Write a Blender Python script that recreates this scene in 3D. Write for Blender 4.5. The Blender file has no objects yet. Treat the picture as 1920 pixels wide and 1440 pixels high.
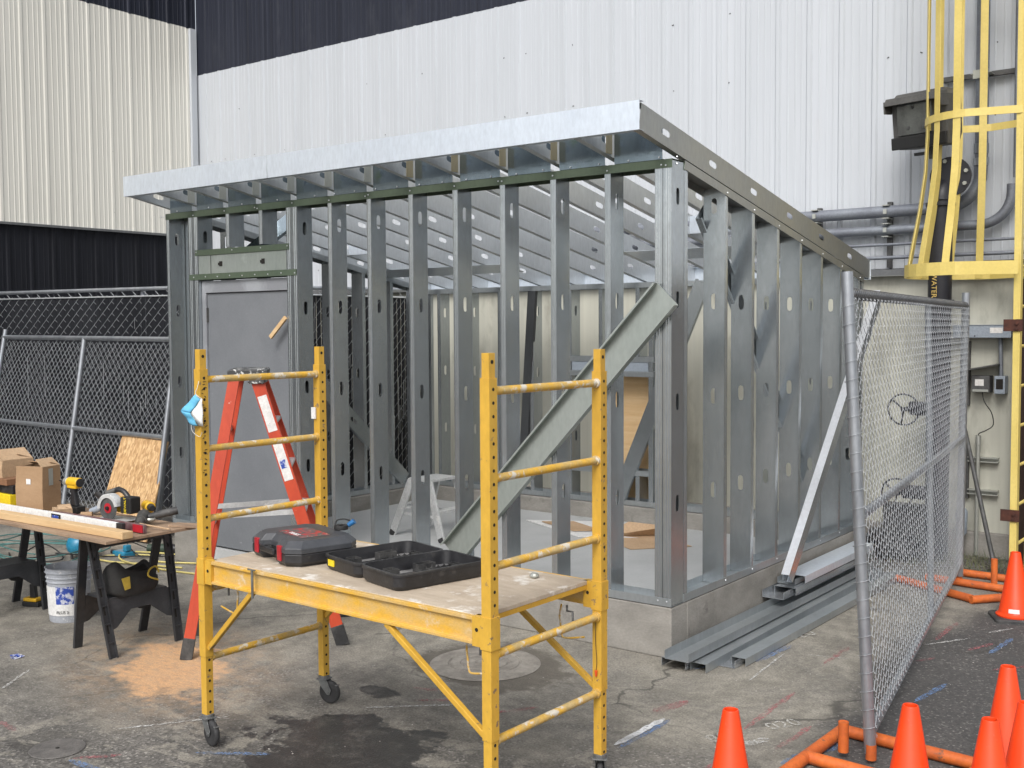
import bpy, bmesh, math, random
from mathutils import Vector, Matrix, noise as mnoise
random.seed(7)
sc = bpy.context.scene
col = sc.collection
R = math.radians
V = Vector

# ------------------------------------------------------------------ camera
CAM = V((3.1554, -5.7366, 1.9928)); YAW, PITCH, ROLL = 0.6474, -0.0516, -0.0062
f_ = V((-math.sin(YAW)*math.cos(PITCH), math.cos(YAW)*math.cos(PITCH), math.sin(PITCH)))
r_ = V((math.cos(YAW), math.sin(YAW), 0)); u_ = r_.cross(f_)
r2 = r_*math.cos(ROLL)+u_*math.sin(ROLL); u2 = -r_*math.sin(ROLL)+u_*math.cos(ROLL)
cd = bpy.data.cameras.new('camera'); cam = bpy.data.objects.new('camera', cd); col.objects.link(cam)
m = Matrix((( r2.x, u2.x, -f_.x, CAM.x), (r2.y, u2.y, -f_.y, CAM.y), (r2.z, u2.z, -f_.z, CAM.z), (0, 0, 0, 1)))
cam.matrix_world = m
cd.sensor_width = 36; cd.lens = 36*2058.3/1920; cd.clip_end = 2000; cd.clip_start = .05
sc.camera = cam

# ------------------------------------------------------------------ sky and soft sun (overcast)
SUN_EL, SUN_ROT = 46, 160
w = bpy.data.worlds.new('World'); sc.world = w; w.use_nodes = True
nt = w.node_tree; nt.nodes.clear()
out = nt.nodes.new('ShaderNodeOutputWorld'); bg = nt.nodes.new('ShaderNodeBackground')
sky = nt.nodes.new('ShaderNodeTexSky'); sky.sky_type = 'NISHITA'; sky.sun_disc = False
sky.sun_elevation = R(SUN_EL); sky.sun_rotation = R(SUN_ROT); sky.dust_density = 4; sky.air_density = 1.2; sky.ozone_density = 2
hs = nt.nodes.new('ShaderNodeHueSaturation'); hs.inputs['Saturation'].default_value = .30
nt.links.new(sky.outputs[0], hs.inputs['Color']); nt.links.new(hs.outputs[0], bg.inputs[0])
bg.inputs[1].default_value = .15
nt.links.new(bg.outputs[0], out.inputs[0])
sd = bpy.data.lights.new('sun', 'SUN'); sd.energy = 1.4; sd.angle = R(26); sd.color = (1, .97, .93)
so = bpy.data.objects.new('sun', sd); col.objects.link(so)
sdir = V((math.sin(R(SUN_ROT))*math.cos(R(SUN_EL)), math.cos(R(SUN_ROT))*math.cos(R(SUN_EL)), math.sin(R(SUN_EL))))
so.rotation_euler = sdir.to_track_quat('Z', 'Y').to_euler()
sc.view_settings.view_transform = 'Standard'; sc.view_settings.look = 'None'
sc.view_settings.exposure = 0.46; sc.view_settings.gamma = 1

# ------------------------------------------------------------------ materials
def N(nt, t, **k):
    n = nt.nodes.new(t)
    for a, b in k.items(): setattr(n, a, b)
    return n
def ramp(nt, src, stops):
    r = N(nt, 'ShaderNodeValToRGB'); e = r.color_ramp.elements
    while len(e) < len(stops): e.new(.5)
    for i, (p, c) in enumerate(stops):
        e[i].position = p
        e[i].color = (c, c, c, 1) if isinstance(c, (int, float)) else (*c, 1)
    nt.links.new(src, r.inputs[0]); return r.outputs[0]
def noise(nt, co, scale, detail=4, rough=.55, stretch=None):
    if stretch:
        mp = N(nt, 'ShaderNodeMapping'); mp.inputs['Scale'].default_value = stretch
        nt.links.new(co, mp.inputs[0]); co = mp.outputs[0]
    n = N(nt, 'ShaderNodeTexNoise'); n.inputs['Scale'].default_value = scale
    n.inputs['Detail'].default_value = detail; n.inputs['Roughness'].default_value = rough
    nt.links.new(co, n.inputs['Vector']); return n.outputs[0]
def mixc(nt, fac, a, b, mode='MIX'):
    x = N(nt, 'ShaderNodeMix', data_type='RGBA', blend_type=mode)
    for s, v in ((x.inputs[0], fac), (x.inputs[6], a), (x.inputs[7], b)):
        if isinstance(v, (int, float)): s.default_value = v
        elif isinstance(v, tuple): s.default_value = (*v, 1)
        else: nt.links.new(v, s)
    return x.outputs[2]
def base(name):
    mt = bpy.data.materials.new(name); mt.use_nodes = True; nt = mt.node_tree
    return mt, nt, nt.nodes['Principled BSDF'], N(nt, 'ShaderNodeTexCoord').outputs['Object']
def mat(name, c, rough=.6, metal=0, c2=None, scale=3, stretch=None, lo=.35, hi=.65, fine=.12, fscale=60, bump=0, bscale=40, rvar=.1, wear=None, wscale=9, wlo=.62, whi=.68, spec=None):
    """c..c2 blotches, fine speckle, optional worn patches of colour `wear`"""
    mt, nt, b, co = base(name)
    c2 = c2 or tuple(x*.85 for x in c)
    n1 = noise(nt, co, scale, 5, .6, stretch)
    cc = mixc(nt, ramp(nt, n1, [(lo, 0), (hi, 1)]), c, c2)
    n2 = noise(nt, co, fscale, 3, .6, stretch)
    k = ramp(nt, n2, [(.3, 1-fine), (.7, 1+fine)])
    cc = mixc(nt, 1.0, cc, k, 'MULTIPLY')
    if wear:
        n3 = noise(nt, co, wscale, 8, .68)
        cc = mixc(nt, ramp(nt, n3, [(wlo, 0), (whi, 1)]), cc, wear)
    nt.links.new(cc, b.inputs['Base Color'])
    mr = N(nt, 'ShaderNodeMapRange'); mr.inputs[3].default_value = max(.03, rough-rvar); mr.inputs[4].default_value = min(1, rough+rvar)
    nt.links.new(n1, mr.inputs[0]); nt.links.new(mr.outputs[0], b.inputs['Roughness'])
    b.inputs['Metallic'].default_value = metal
    if spec is not None: b.inputs['Specular IOR Level'].default_value = spec
    if bump:
        bp = N(nt, 'ShaderNodeBump'); bp.inputs['Strength'].default_value = bump; bp.inputs['Distance'].default_value = .01
        nt.links.new(noise(nt, co, bscale, 6, .65), bp.inputs['Height']); nt.links.new(bp.outputs[0], b.inputs['Normal'])
    return mt
M = {}
def galv(name, c, c2, rough, metal=.75, tint=None, bumpy=.06):
    mt = mat(name, c, rough, metal, c2, 1.6, (1, 1, .35), .3, .7, .07, 45, bump=bumpy, bscale=7, rvar=.08, wear=tint, wscale=5, wlo=.6, whi=.75)
    return mt
M['stud'] = galv('galvanised_steel', (.53, .565, .585), (.37, .405, .425), .23, .82, bumpy=.09)
M['track'] = galv('galvanised_track', (.46, .49, .51), (.32, .35, .365), .3, .65)
M['green'] = galv('green_coated_track', (.125, .16, .11), (.10, .135, .095), .45, .4)
M['palegreen'] = galv('pale_green_steel', (.44, .475, .45), (.33, .37, .345), .40, .55, (.5, .56, .52))
M['rafter'] = galv('galvanised_joist', (.60, .63, .65), (.48, .51, .53), .32, .45)
M['fascia'] = galv('bright_galvanised', (.74, .80, .87), (.68, .74, .82), .32, .55, bumpy=.02)
M['rake'] = galv('tinted_galvanised', (.36, .355, .315), (.30, .315, .325), .30, .7)
M['block'] = galv('blocking_steel_painted_reflection', (.25, .30, .34), (.15, .19, .21), .16, .9, (.15, .21, .12), .2)  # green blotches paint in the reflection of the green top track
M['clip'] = galv('clip_steel', (.47, .47, .42), (.36, .38, .36), .45, .5)
M['clipbeige'] = galv('beige_clip_steel', (.36, .31, .20), (.30, .27, .19), .45, .4)
M['newtrack'] = galv('new_galvanised', (.62, .65, .68), (.42, .45, .48), .18, .75)
M['brightedge'] = galv('bright_steel_and_glints', (.85, .87, .9), (.7, .72, .75), .3, .7)  # bright screws and wire; also colours painted glints and the leaning stud's lit flange
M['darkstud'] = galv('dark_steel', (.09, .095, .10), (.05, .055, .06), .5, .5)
M['pipe'] = mat('galvanised_pipe', (.40, .42, .45), .38, .7, (.28, .30, .33), 6, (1, 1, .3))
M['pipedull'] = mat('dull_pipe', (.23, .25, .28), .5, .4, (.17, .18, .21), 4)
M['wire'] = mat('galvanised_wire', (.52, .54, .56), .42, .4, (.38, .40, .42), 8)
M['wiredull'] = mat('dull_wire', (.40, .42, .44), .45, .4, (.28, .30, .32), 8)
M['slat'] = mat('black_privacy_slat', (.012, .013, .016), .55, 0, (.020, .021, .025), 2, (1, 1, .1), spec=.15)
M['doorpaint'] = mat('grey_door_paint', (.175, .185, .20), .5, 0, (.15, .16, .175), 2.2, None, .38, .62, .06, 90, wear=(.30, .31, .32), wscale=18, wlo=.66, whi=.74)
M['frameprimer'] = mat('grey_primer', (.24, .25, .27), .45, .1, (.33, .345, .37), 2.5, None, .45, .6, .04)
M['scaf'] = mat('yellow_scaffold_paint', (.62, .37, .05), .42, 0, (.50, .285, .035), 3, (1, 1, .5), .35, .65, .07, 50, bump=.08, wear=(.22, .15, .09), wscale=26, wlo=.625, whi=.65)
M['scafworn'] = mat('worn_yellow_paint', (.62, .36, .04), .48, 0, (.46, .34, .15), 9, None, .42, .6, .12, 70, bump=.15, wear=(.58, .54, .46), wscale=16, wlo=.54, whi=.60)
M['scafbeam'] = mat('scuffed_yellow_beam', (.64, .37, .05), .45, 0, (.56, .38, .15), 4, (1.4, 1, 3), .4, .6, .10, 60, bump=.1, wear=(.62, .50, .34), wscale=8, wlo=.57, whi=.64)
M['cage'] = mat('yellow_cage_paint', (.68, .54, .17), .5, 0, (.58, .45, .12), 2, None, .35, .65, .05, 50, wear=(.45, .35, .12), wscale=25, wlo=.7, whi=.74)
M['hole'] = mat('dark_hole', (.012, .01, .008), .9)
M['ply'] = mat('dusty_plywood_deck', (.50, .42, .325), .75, 0, (.39, .32, .245), 5, (1, 3, 1), .35, .65, .10, 80, bump=.1, wear=(.66, .62, .56), wscale=6, wlo=.56, whi=.64)
M['rubber'] = mat('black_rubber', (.018, .018, .019), .7, 0, (.04, .04, .042), 20)
M['caster'] = mat('caster_steel', (.20, .21, .21), .5, .5, (.12, .12, .12), 12)
M['blackplastic'] = mat('black_plastic', (.016, .016, .018), .38, 0, (.030, .030, .033), 12, None, .4, .7, .1, 60, bump=.12, bscale=60, wear=(.085, .082, .078), wscale=10, wlo=.60, whi=.75)
M['dustyplastic'] = mat('dusty_black_plastic', (.026, .026, .027), .5, 0, (.085, .083, .08), 9, None, .45, .7, .15, 60, bump=.15, wear=(.20, .19, .18), wscale=18, wlo=.68, whi=.76)
M['tray'] = mat('case_tray_dust', (.08, .08, .082), .7, 0, (.22, .215, .21), 11, None, .4, .65, .1)
M['casegrey'] = mat('charcoal_case', (.045, .048, .055), .42, 0, (.065, .068, .075), 9, None, .4, .7, .08, 80, bump=.1, bscale=80)
M['red'] = mat('red_plastic', (.42, .018, .03), .4, 0, (.30, .012, .02), 8)
M['blue'] = mat('blue_plastic', (.02, .13, .32), .4)
M['teal'] = mat('teal_enamel', (.015, .16, .27), .35, 0, (.03, .22, .36), 6, wear=(.45, .5, .52), wscale=9, wlo=.66, whi=.7)
M['orangelad'] = mat('orange_fibreglass', (.50, .065, .025), .5, 0, (.42, .045, .018), 5, (1, 1, .3), .35, .65, .07, 60, wear=(.68, .55, .48), wscale=16, wlo=.685, whi=.705)
M['alu'] = mat('aluminium', (.66, .67, .67), .38, .35, (.52, .53, .53), 8, wear=(.72, .72, .70), wscale=14, wlo=.6, whi=.66)
M['laddercap'] = mat('paint_splashed_cap', (.03, .03, .03), .5, 0, (.06, .06, .06), 10, wear=(.6, .6, .58), wscale=26, wlo=.54, whi=.58)
M['white'] = mat('white_label', (.72, .72, .71), .6, 0, (.62, .62, .61), 12)
M['sticker'] = mat('scratched_white_sticker', (.70, .69, .67), .6, 0, (.6, .58, .56), 20, wear=(.35, .08, .04), wscale=30, wlo=.66, whi=.68)
M['ink'] = mat('black_ink', (.012, .012, .012), .6)
M['cardboard'] = mat('cardboard', (.36, .235, .135), .85, 0, (.30, .19, .105), 4, (1, 1, 2), .35, .65, .06, 60, bump=.08, bscale=12)
M['cardlight'] = mat('cardboard_light', (.46, .32, .20), .85, 0, (.40, .27, .16), 5)
M['lumber'] = mat('pine_lumber', (.60, .43, .24), .7, 0, (.52, .34, .17), 3, (.3, 7, 7), .35, .65, .08, 40)
M['bench'] = mat('worn_bench_ply', (.34, .235, .155), .7, 0, (.22, .15, .10), 4, (.6, 3, 1), .35, .65, .12, 60, bump=.1)
M['sawplastic'] = mat('sawhorse_plastic', (.022, .023, .026), .42, 0, (.045, .046, .050), 7, None, .4, .7, .15, 70, bump=.12, bscale=40, wear=(.24, .24, .25), wscale=38, wlo=.69, whi=.72)
M['yellowtool'] = mat('yellow_tool_plastic', (.70, .42, .02), .4, 0, (.6, .34, .015), 8)
M['yellowbox'] = mat('bright_yellow_plastic', (.80, .60, .02), .4)
M['bucket'] = mat('grey_bucket_plastic', (.40, .42, .46), .5, 0, (.34, .36, .40), 6, wear=(.66, .66, .66), wscale=14, wlo=.60, whi=.64)
M['labelblue'] = mat('blue_label', (.03, .07, .35), .5, 0, (.50, .52, .62), 30, None, .50, .56)
M['bag'] = mat('black_canvas', (.014, .014, .015), .85, 0, (.028, .027, .026), 9, bump=.3, bscale=25)
M['bagyellow'] = mat('yellow_strap', (.50, .36, .05), .8)
M['cone'] = mat('orange_cone_vinyl', (.80, .060, .008), .42, 0, (.70, .048, .007), 4, None, .35, .65, .03, 60, wear=(.34, .10, .05), wscale=13, wlo=.63, whi=.72, spec=.4)
M['conebase'] = mat('black_cone_base', (.03, .03, .032), .7, 0, (.07, .068, .065), 10)
M['standorange'] = mat('orange_pipe_paint', (.60, .14, .025), .55, 0, (.46, .10, .022), 9, None, .4, .6, .1, 50, bump=.15, wear=(.17, .08, .05), wscale=22, wlo=.60, whi=.66)
M['concrete'] = mat('concrete_curb', (.29, .275, .25), .85, 0, (.20, .19, .172), 3, (1, 1, 2), .35, .65, .10, 50, bump=.25, bscale=25, wear=(.13, .12, .11), wscale=3.5, wlo=.62, whi=.72)
M['slab'] = mat('slab_concrete', (.44, .45, .45), .8, 0, (.36, .37, .37), 1.2, None, .35, .65, .05, 60, bump=.1, wear=(.24, .24, .235), wscale=2.2, wlo=.64, whi=.72)
M['maskblue'] = mat('blue_mask_fabric', (.13, .45, .68), .8)
M['woodbrown'] = mat('brown_wood', (.26, .13, .07), .7, 0, (.2, .1, .05), 6)
M['rust'] = mat('rusted_bracket', (.09, .03, .018), .8, .2, (.05, .02, .015), 20)
M['brownsteel'] = mat('brown_painted_steel', (.045, .022, .014), .7, 0, (.03, .015, .01), 3)
M['elecgrey'] = mat('electrical_grey', (.30, .34, .39), .5, .1, (.26, .30, .35), 4)
M['elecdark'] = mat('grimy_metal', (.11, .11, .11), .6, .3, (.06, .06, .06), 10)
M['blackpipe'] = mat('black_pipe_paint', (.012, .012, .017), .45, 0, (.02, .02, .026), 6)
M['flood'] = mat('bronze_housing', (.065, .063, .06), .55, .2, (.10, .097, .09), 6)
M['floodlens'] = mat('lamp_reflector', (.20, .21, .20), .15, .6, (.10, .10, .10), 5)
M['hose'] = mat('green_hose', (.07, .17, .16), .5)
M['yellowcord'] = mat('yellow_cord', (.55, .47, .17), .6)
M['blackcord'] = mat('black_cord', (.02, .02, .02), .6)
M['greentool'] = mat('dark_green_tool', (.03, .05, .035), .5)
M['grass'] = mat('weed_green', (.05, .08, .025), .8, 0, (.16, .15, .08), 20)
M['sticks'] = mat('debris', (.07, .06, .05), .9, 0, (.15, .13, .11), 20)
M['pink'] = mat('red_case_label', (.38, .03, .035), .45, 0, (.09, .085, .085), 26, None, .44, .52, wear=(.45, .36, .28), wscale=30, wlo=.63, whi=.66)
M['orangetag'] = mat('orange_tag', (.75, .10, .02), .5)

def osb():
    mt, nt, b, co = base('osb_strands')
    mp = N(nt, 'ShaderNodeMapping'); mp.inputs['Rotation'].default_value = (0, R(9), 0); mp.inputs['Scale'].default_value = (60, 60, 11)
    nt.links.new(co, mp.inputs[0])
    v = N(nt, 'ShaderNodeTexVoronoi'); v.inputs['Scale'].default_value = 1; v.inputs['Randomness'].default_value = 1
    dn = N(nt, 'ShaderNodeTexNoise'); dn.inputs['Scale'].default_value = .8; nt.links.new(mp.outputs[0], dn.inputs['Vector'])
    ad = N(nt, 'ShaderNodeVectorMath', operation='ADD'); nt.links.new(mp.outputs[0], ad.inputs[0]); nt.links.new(dn.outputs['Color'], ad.inputs[1])
    nt.links.new(ad.outputs[0], v.inputs['Vector'])
    sp = N(nt, 'ShaderNodeSeparateColor'); nt.links.new(v.outputs['Color'], sp.inputs[0])
    c = ramp(nt, sp.outputs[0], [(0, (.30, .17, .075)), (.35, (.47, .29, .14)), (.7, (.58, .38, .19)), (1, (.72, .52, .30))])
    c = mixc(nt, ramp(nt, noise(nt, co, 40, 4, .6, (1, 1, .15)), [(.3, 0), (.7, .5)]), c, (.42, .25, .11))
    nt.links.new(c, b.inputs['Base Color']); b.inputs['Roughness'].default_value = .75
    return mt
M['osb'] = osb()

def wallmat(name, c, c2, rough=.5, streak=.10, dirt=None, dlo=.6, dhi=.75, spots=.0, spec=.5):
    mt, nt, b, co = base(name)
    n1 = noise(nt, co, 1.0, 6, .6, (3, 3, .25))
    cc = mixc(nt, ramp(nt, n1, [(.3, 0), (.7, 1)]), c, c2)
    k = ramp(nt, noise(nt, co, 18, 4, .6, (1, 1, .02)), [(.3, 1-streak), (.7, 1+streak*.4)])
    cc = mixc(nt, 1.0, cc, k, 'MULTIPLY')
    if dirt:
        cc = mixc(nt, ramp(nt, noise(nt, co, 2.4, 8, .7, (1, 1, .4)), [(dlo, 0), (dhi, .8)]), cc, dirt)
    if spots:
        cc = mixc(nt, ramp(nt, noise(nt, co, 7, 9, .75), [(.80, 0), (.81, .7)]), cc, (.02, .02, .02))
    nt.links.new(cc, b.inputs['Base Color']); b.inputs['Roughness'].default_value = rough; b.inputs['Specular IOR Level'].default_value = spec
    return mt
M['wallwhite'] = wallmat('white_corrugated', (.505, .53, .565), (.465, .49, .52), .55, .05, (.50, .51, .52), .60, .8, 1)
M['wallcream'] = wallmat('cream_corrugated', (.70, .685, .625), (.66, .645, .585), .6, .04, (.50, .49, .44), .68, .8, 1)
M['wallblack'] = wallmat('black_corrugated', (.030, .034, .050), (.020, .023, .035), .6, .35, (.040, .043, .055), .56, .72, spec=.22)
M['wallblacklow'] = wallmat('black_corrugated_low', (.010, .011, .016), (.015, .016, .021), .7, .3, (.02, .02, .023), .58, .75, spec=.2)
M['wallplinth'] = wallmat('cream_plinth', (.52, .515, .44), (.44, .44, .385), .7, .10, (.24, .23, .19), .54, .72)
M['flash'] = mat('dark_flashing', (.09, .095, .10), .6, .1, (.14, .145, .15), 3)

def groundmat():
    mt, nt, b, co = base('yard_ground')
    sx = N(nt, 'ShaderNodeSeparateXYZ'); nt.links.new(co, sx.inputs[0])
    def mth(op, a, bb=None, clamp=False):
        n = N(nt, 'ShaderNodeMath', operation=op); n.use_clamp = clamp
        for i, v in enumerate((a, bb)):
            if v is None: continue
            if isinstance(v, (int, float)): n.inputs[i].default_value = v
            else: nt.links.new(v, n.inputs[i])
        return n.outputs[0]
    def blob(x, y, rx, ry, ang=0, amp=.5, nz=3.0, edge=.25):
        """soft irregular ellipse mask"""
        ca, sa = math.cos(ang), math.sin(ang)
        dx = mth('SUBTRACT', sx.outputs[0], x); dy = mth('SUBTRACT', sx.outputs[1], y)
        a = mth('DIVIDE', mth('ADD', mth('MULTIPLY', dx, ca), mth('MULTIPLY', dy, sa)), rx)
        c = mth('DIVIDE', mth('SUBTRACT', mth('MULTIPLY', dy, ca), mth('MULTIPLY', dx, sa)), ry)
        d = mth('SQRT', mth('ADD', mth('MULTIPLY', a, a), mth('MULTIPLY', c, c)))
        n = noise(nt, co, nz, 7, .62)
        d = mth('ADD', d, mth('MULTIPLY', mth('SUBTRACT', n, .5), amp*2))
        r = N(nt, 'ShaderNodeMapRange'); r.inputs[1].default_value = 1-edge; r.inputs[2].default_value = 1+edge
        r.inputs[3].default_value = 1; r.inputs[4].default_value = 0; r.interpolation_type = 'SMOOTHSTEP'
        nt.links.new(d, r.inputs[0]); return r.outputs[0]
    # old asphalt with aggregate
    asp = mixc(nt, ramp(nt, noise(nt, co, 1.6, 8, .65), [(.40, 0), (.60, 1)]), (.078, .074, .069), (.150, .141, .129))
    agg = N(nt, 'ShaderNodeTexVoronoi'); agg.inputs['Scale'].default_value = 95; nt.links.new(co, agg.inputs['Vector'])
    spk = N(nt, 'ShaderNodeSeparateColor'); nt.links.new(agg.outputs['Color'], spk.inputs[0])
    asp = mixc(nt, 1.0, asp, ramp(nt, spk.outputs[0], [(0, .45), (.7, 1.0), (.92, 1.3), (1, 2.3)]), 'MULTIPLY')
    # cement dust film
    dust = mixc(nt, ramp(nt, noise(nt, co, 5, 8, .7), [(.40, 0), (.60, 1)]), (.325, .302, .255), (.205, .19, .16))
    dust = mixc(nt, 1.0, dust, ramp(nt, noise(nt, co, 90, 4, .7), [(.35, .62), (.65, 1.22)]), 'MULTIPLY')
    near = blob(-1.0, -.20, 3.3, 1.65, R(10), .75, 1.6, .35)
    side = blob(.55, .95, .75, 2.4, R(-6), .6, 1.6, .30)
    left = blob(-5.2, -1.2, 3.6, 2.2, 0, .7, .9, .5)
    m1 = mth('MAXIMUM', mth('MULTIPLY', near, .95), mth('MULTIPLY', side, .92))
    m1 = mth('MAXIMUM', m1, mth('MULTIPLY', left, .75))
    brk = ramp(nt, noise(nt, co, 2.6, 9, .7), [(.40, .45), (.54, 1.0)])
    m1 = mth('MULTIPLY', m1, brk)
    # scattered dust patches everywhere
    m2 = ramp(nt, noise(nt, co, 3.3, 9, .72), [(.53, 0), (.58, .75)])
    m1 = mth('MAXIMUM', m1, m2)
    streak = ramp(nt, noise(nt, co, 2.0, 8, .7, (1.0, 3.5, 1)), [(.54, 0), (.60, .7)])
    m1 = mth('MAXIMUM', m1, mth('MULTIPLY', streak, blob(-1.9, -2.3, 2.0, 1.1, R(20), .5, 2, .5)))
    # newer dark asphalt on the right
    dark = blob(2.35, 1.3, 1.25, 3.1, R(-7), .22, 1.3, .12)
    m1 = mth('MULTIPLY', m1, mth('SUBTRACT', 1.0, mth('MULTIPLY', dark, .93)))
    c = mixc(nt, m1, asp, dust)
    c = mixc(nt, mth('MULTIPLY', dark, .72), c, mixc(nt, ramp(nt, spk.outputs[0], [(.0, 0), (.9, .1), (1, 1)]), (.045, .044, .045), (.16, .15, .145)))
    cv = N(nt, 'ShaderNodeTexVoronoi', feature='DISTANCE_TO_EDGE'); cv.inputs['Scale'].default_value = .55
    wn = N(nt, 'ShaderNodeTexNoise'); wn.inputs['Scale'].default_value = 3; wn.inputs['Detail'].default_value = 8; nt.links.new(co, wn.inputs['Vector'])
    va = N(nt, 'ShaderNodeVectorMath', operation='MULTIPLY_ADD'); va.inputs[1].default_value = (.5, .5, 0); nt.links.new(wn.outputs['Color'], va.inputs[0]); nt.links.new(co, va.inputs[2]); nt.links.new(va.outputs[0], cv.inputs['Vector'])
    crk = mth('MULTIPLY', ramp(nt, cv.outputs['Distance'], [(0, 1), (.0035, .8), (.008, 0)]), ramp(nt, noise(nt, co, 1.3, 4, .6), [(.47, 0), (.56, .75)]))
    c = mixc(nt, crk, c, (.045, .042, .038))
    # sawdust
    sw = blob(-2.30, -1.88, .52, .27, R(-32), 1.1, 5.0, .22)
    swn = mth('MULTIPLY', sw, ramp(nt, noise(nt, co, 16, 9, .8, (1, 2.2, 1)), [(.40, .5), (.55, 1)]))
    c = mixc(nt, mth('MULTIPLY', swn, .92), c, mixc(nt, ramp(nt, noise(nt, co, 120, 4, .7), [(.35, 0), (.65, 1)]), (.46, .25, .12), (.74, .44, .22)))
    sw2 = blob(-2.4, -1.8, 1.0, .55, R(-25), .4, 4.5, .45)
    c = mixc(nt, mth('MULTIPLY', sw2, mth('MULTIPLY', ramp(nt, noise(nt, co, 9, 8, .75), [(.4, 0), (.6, 1)]), .38)), c, (.50, .33, .19))
    # wet stains
    wet = mth('MAXIMUM', blob(-.66, -2.03, .46, .27, R(20), 1.3, 3.6, .07), blob(-1.02, -1.46, .14, .08, 0, .9, 9, .12))
    wet = mth('MAXIMUM', wet, blob(-.35, -2.35, .45, .25, R(10), 1.3, 3.5, .08))
    ring = blob(-.80, -.72, .50, .42, 0, .5, 6, .10)
    c = mixc(nt, mth('MULTIPLY', mth('MULTIPLY', wet, ramp(nt, noise(nt, co, 7, 8, .75), [(.38, .72), (.50, 1)])), .90), c, (.022, .021, .020))
    c = mixc(nt, mth('MULTIPLY', ring, .72), c, (.07, .06, .048))
    nt.links.new(c, b.inputs['Base Color'])
    rr = mth('SUBTRACT', .9, mth('MULTIPLY', wet, .45)); nt.links.new(rr, b.inputs['Roughness'])
    bp = N(nt, 'ShaderNodeBump'); bp.inputs['Strength'].default_value = .35; bp.inputs['Distance'].default_value = .008
    nt.links.new(mixc(nt, .5, noise(nt, co, 120, 5, .7), agg.outputs['Distance']), bp.inputs['Height']); nt.links.new(bp.outputs[0], b.inputs['Normal'])
    return mt
M['ground'] = groundmat()
def chalk(name, c, lo=.42, hi=.60, amt=.9):
    mt, nt, b, co = base(name)
    b.inputs['Base Color'].default_value = (*c, 1); b.inputs['Roughness'].default_value = .9
    tr = N(nt, 'ShaderNodeBsdfTransparent'); mx = N(nt, 'ShaderNodeMixShader')
    a = ramp(nt, noise(nt, co, 60, 8, .75), [(lo, 0), (hi, amt)])
    ob = noise(nt, co, 6, 3, .5)
    a2 = N(nt, 'ShaderNodeMath', operation='MULTIPLY'); nt.links.new(a, a2.inputs[0]); nt.links.new(ramp(nt, ob, [(.35, .45), (.55, 1)]), a2.inputs[1])
    nt.links.new(a2.outputs[0], mx.inputs[0]); nt.links.new(tr.outputs[0], mx.inputs[1]); nt.links.new(b.outputs[0], mx.inputs[2])
    nt.links.new(mx.outputs[0], nt.nodes['Material Output'].inputs[0]); return mt
M['chpink'] = chalk('pink_marking_paint', (.46, .13, .15), .44, .62, .75); M['chwhite'] = chalk('white_marking_paint', (.58, .58, .56))
M['chblue'] = chalk('blue_marking_paint', (.15, .24, .42)); M['chfaint'] = chalk('faint_white_paint', (.55, .54, .50), .42, .58, .75)
M['chbold'] = chalk('bold_white_paint', (.66, .67, .68), .34, .46, .95)

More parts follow.
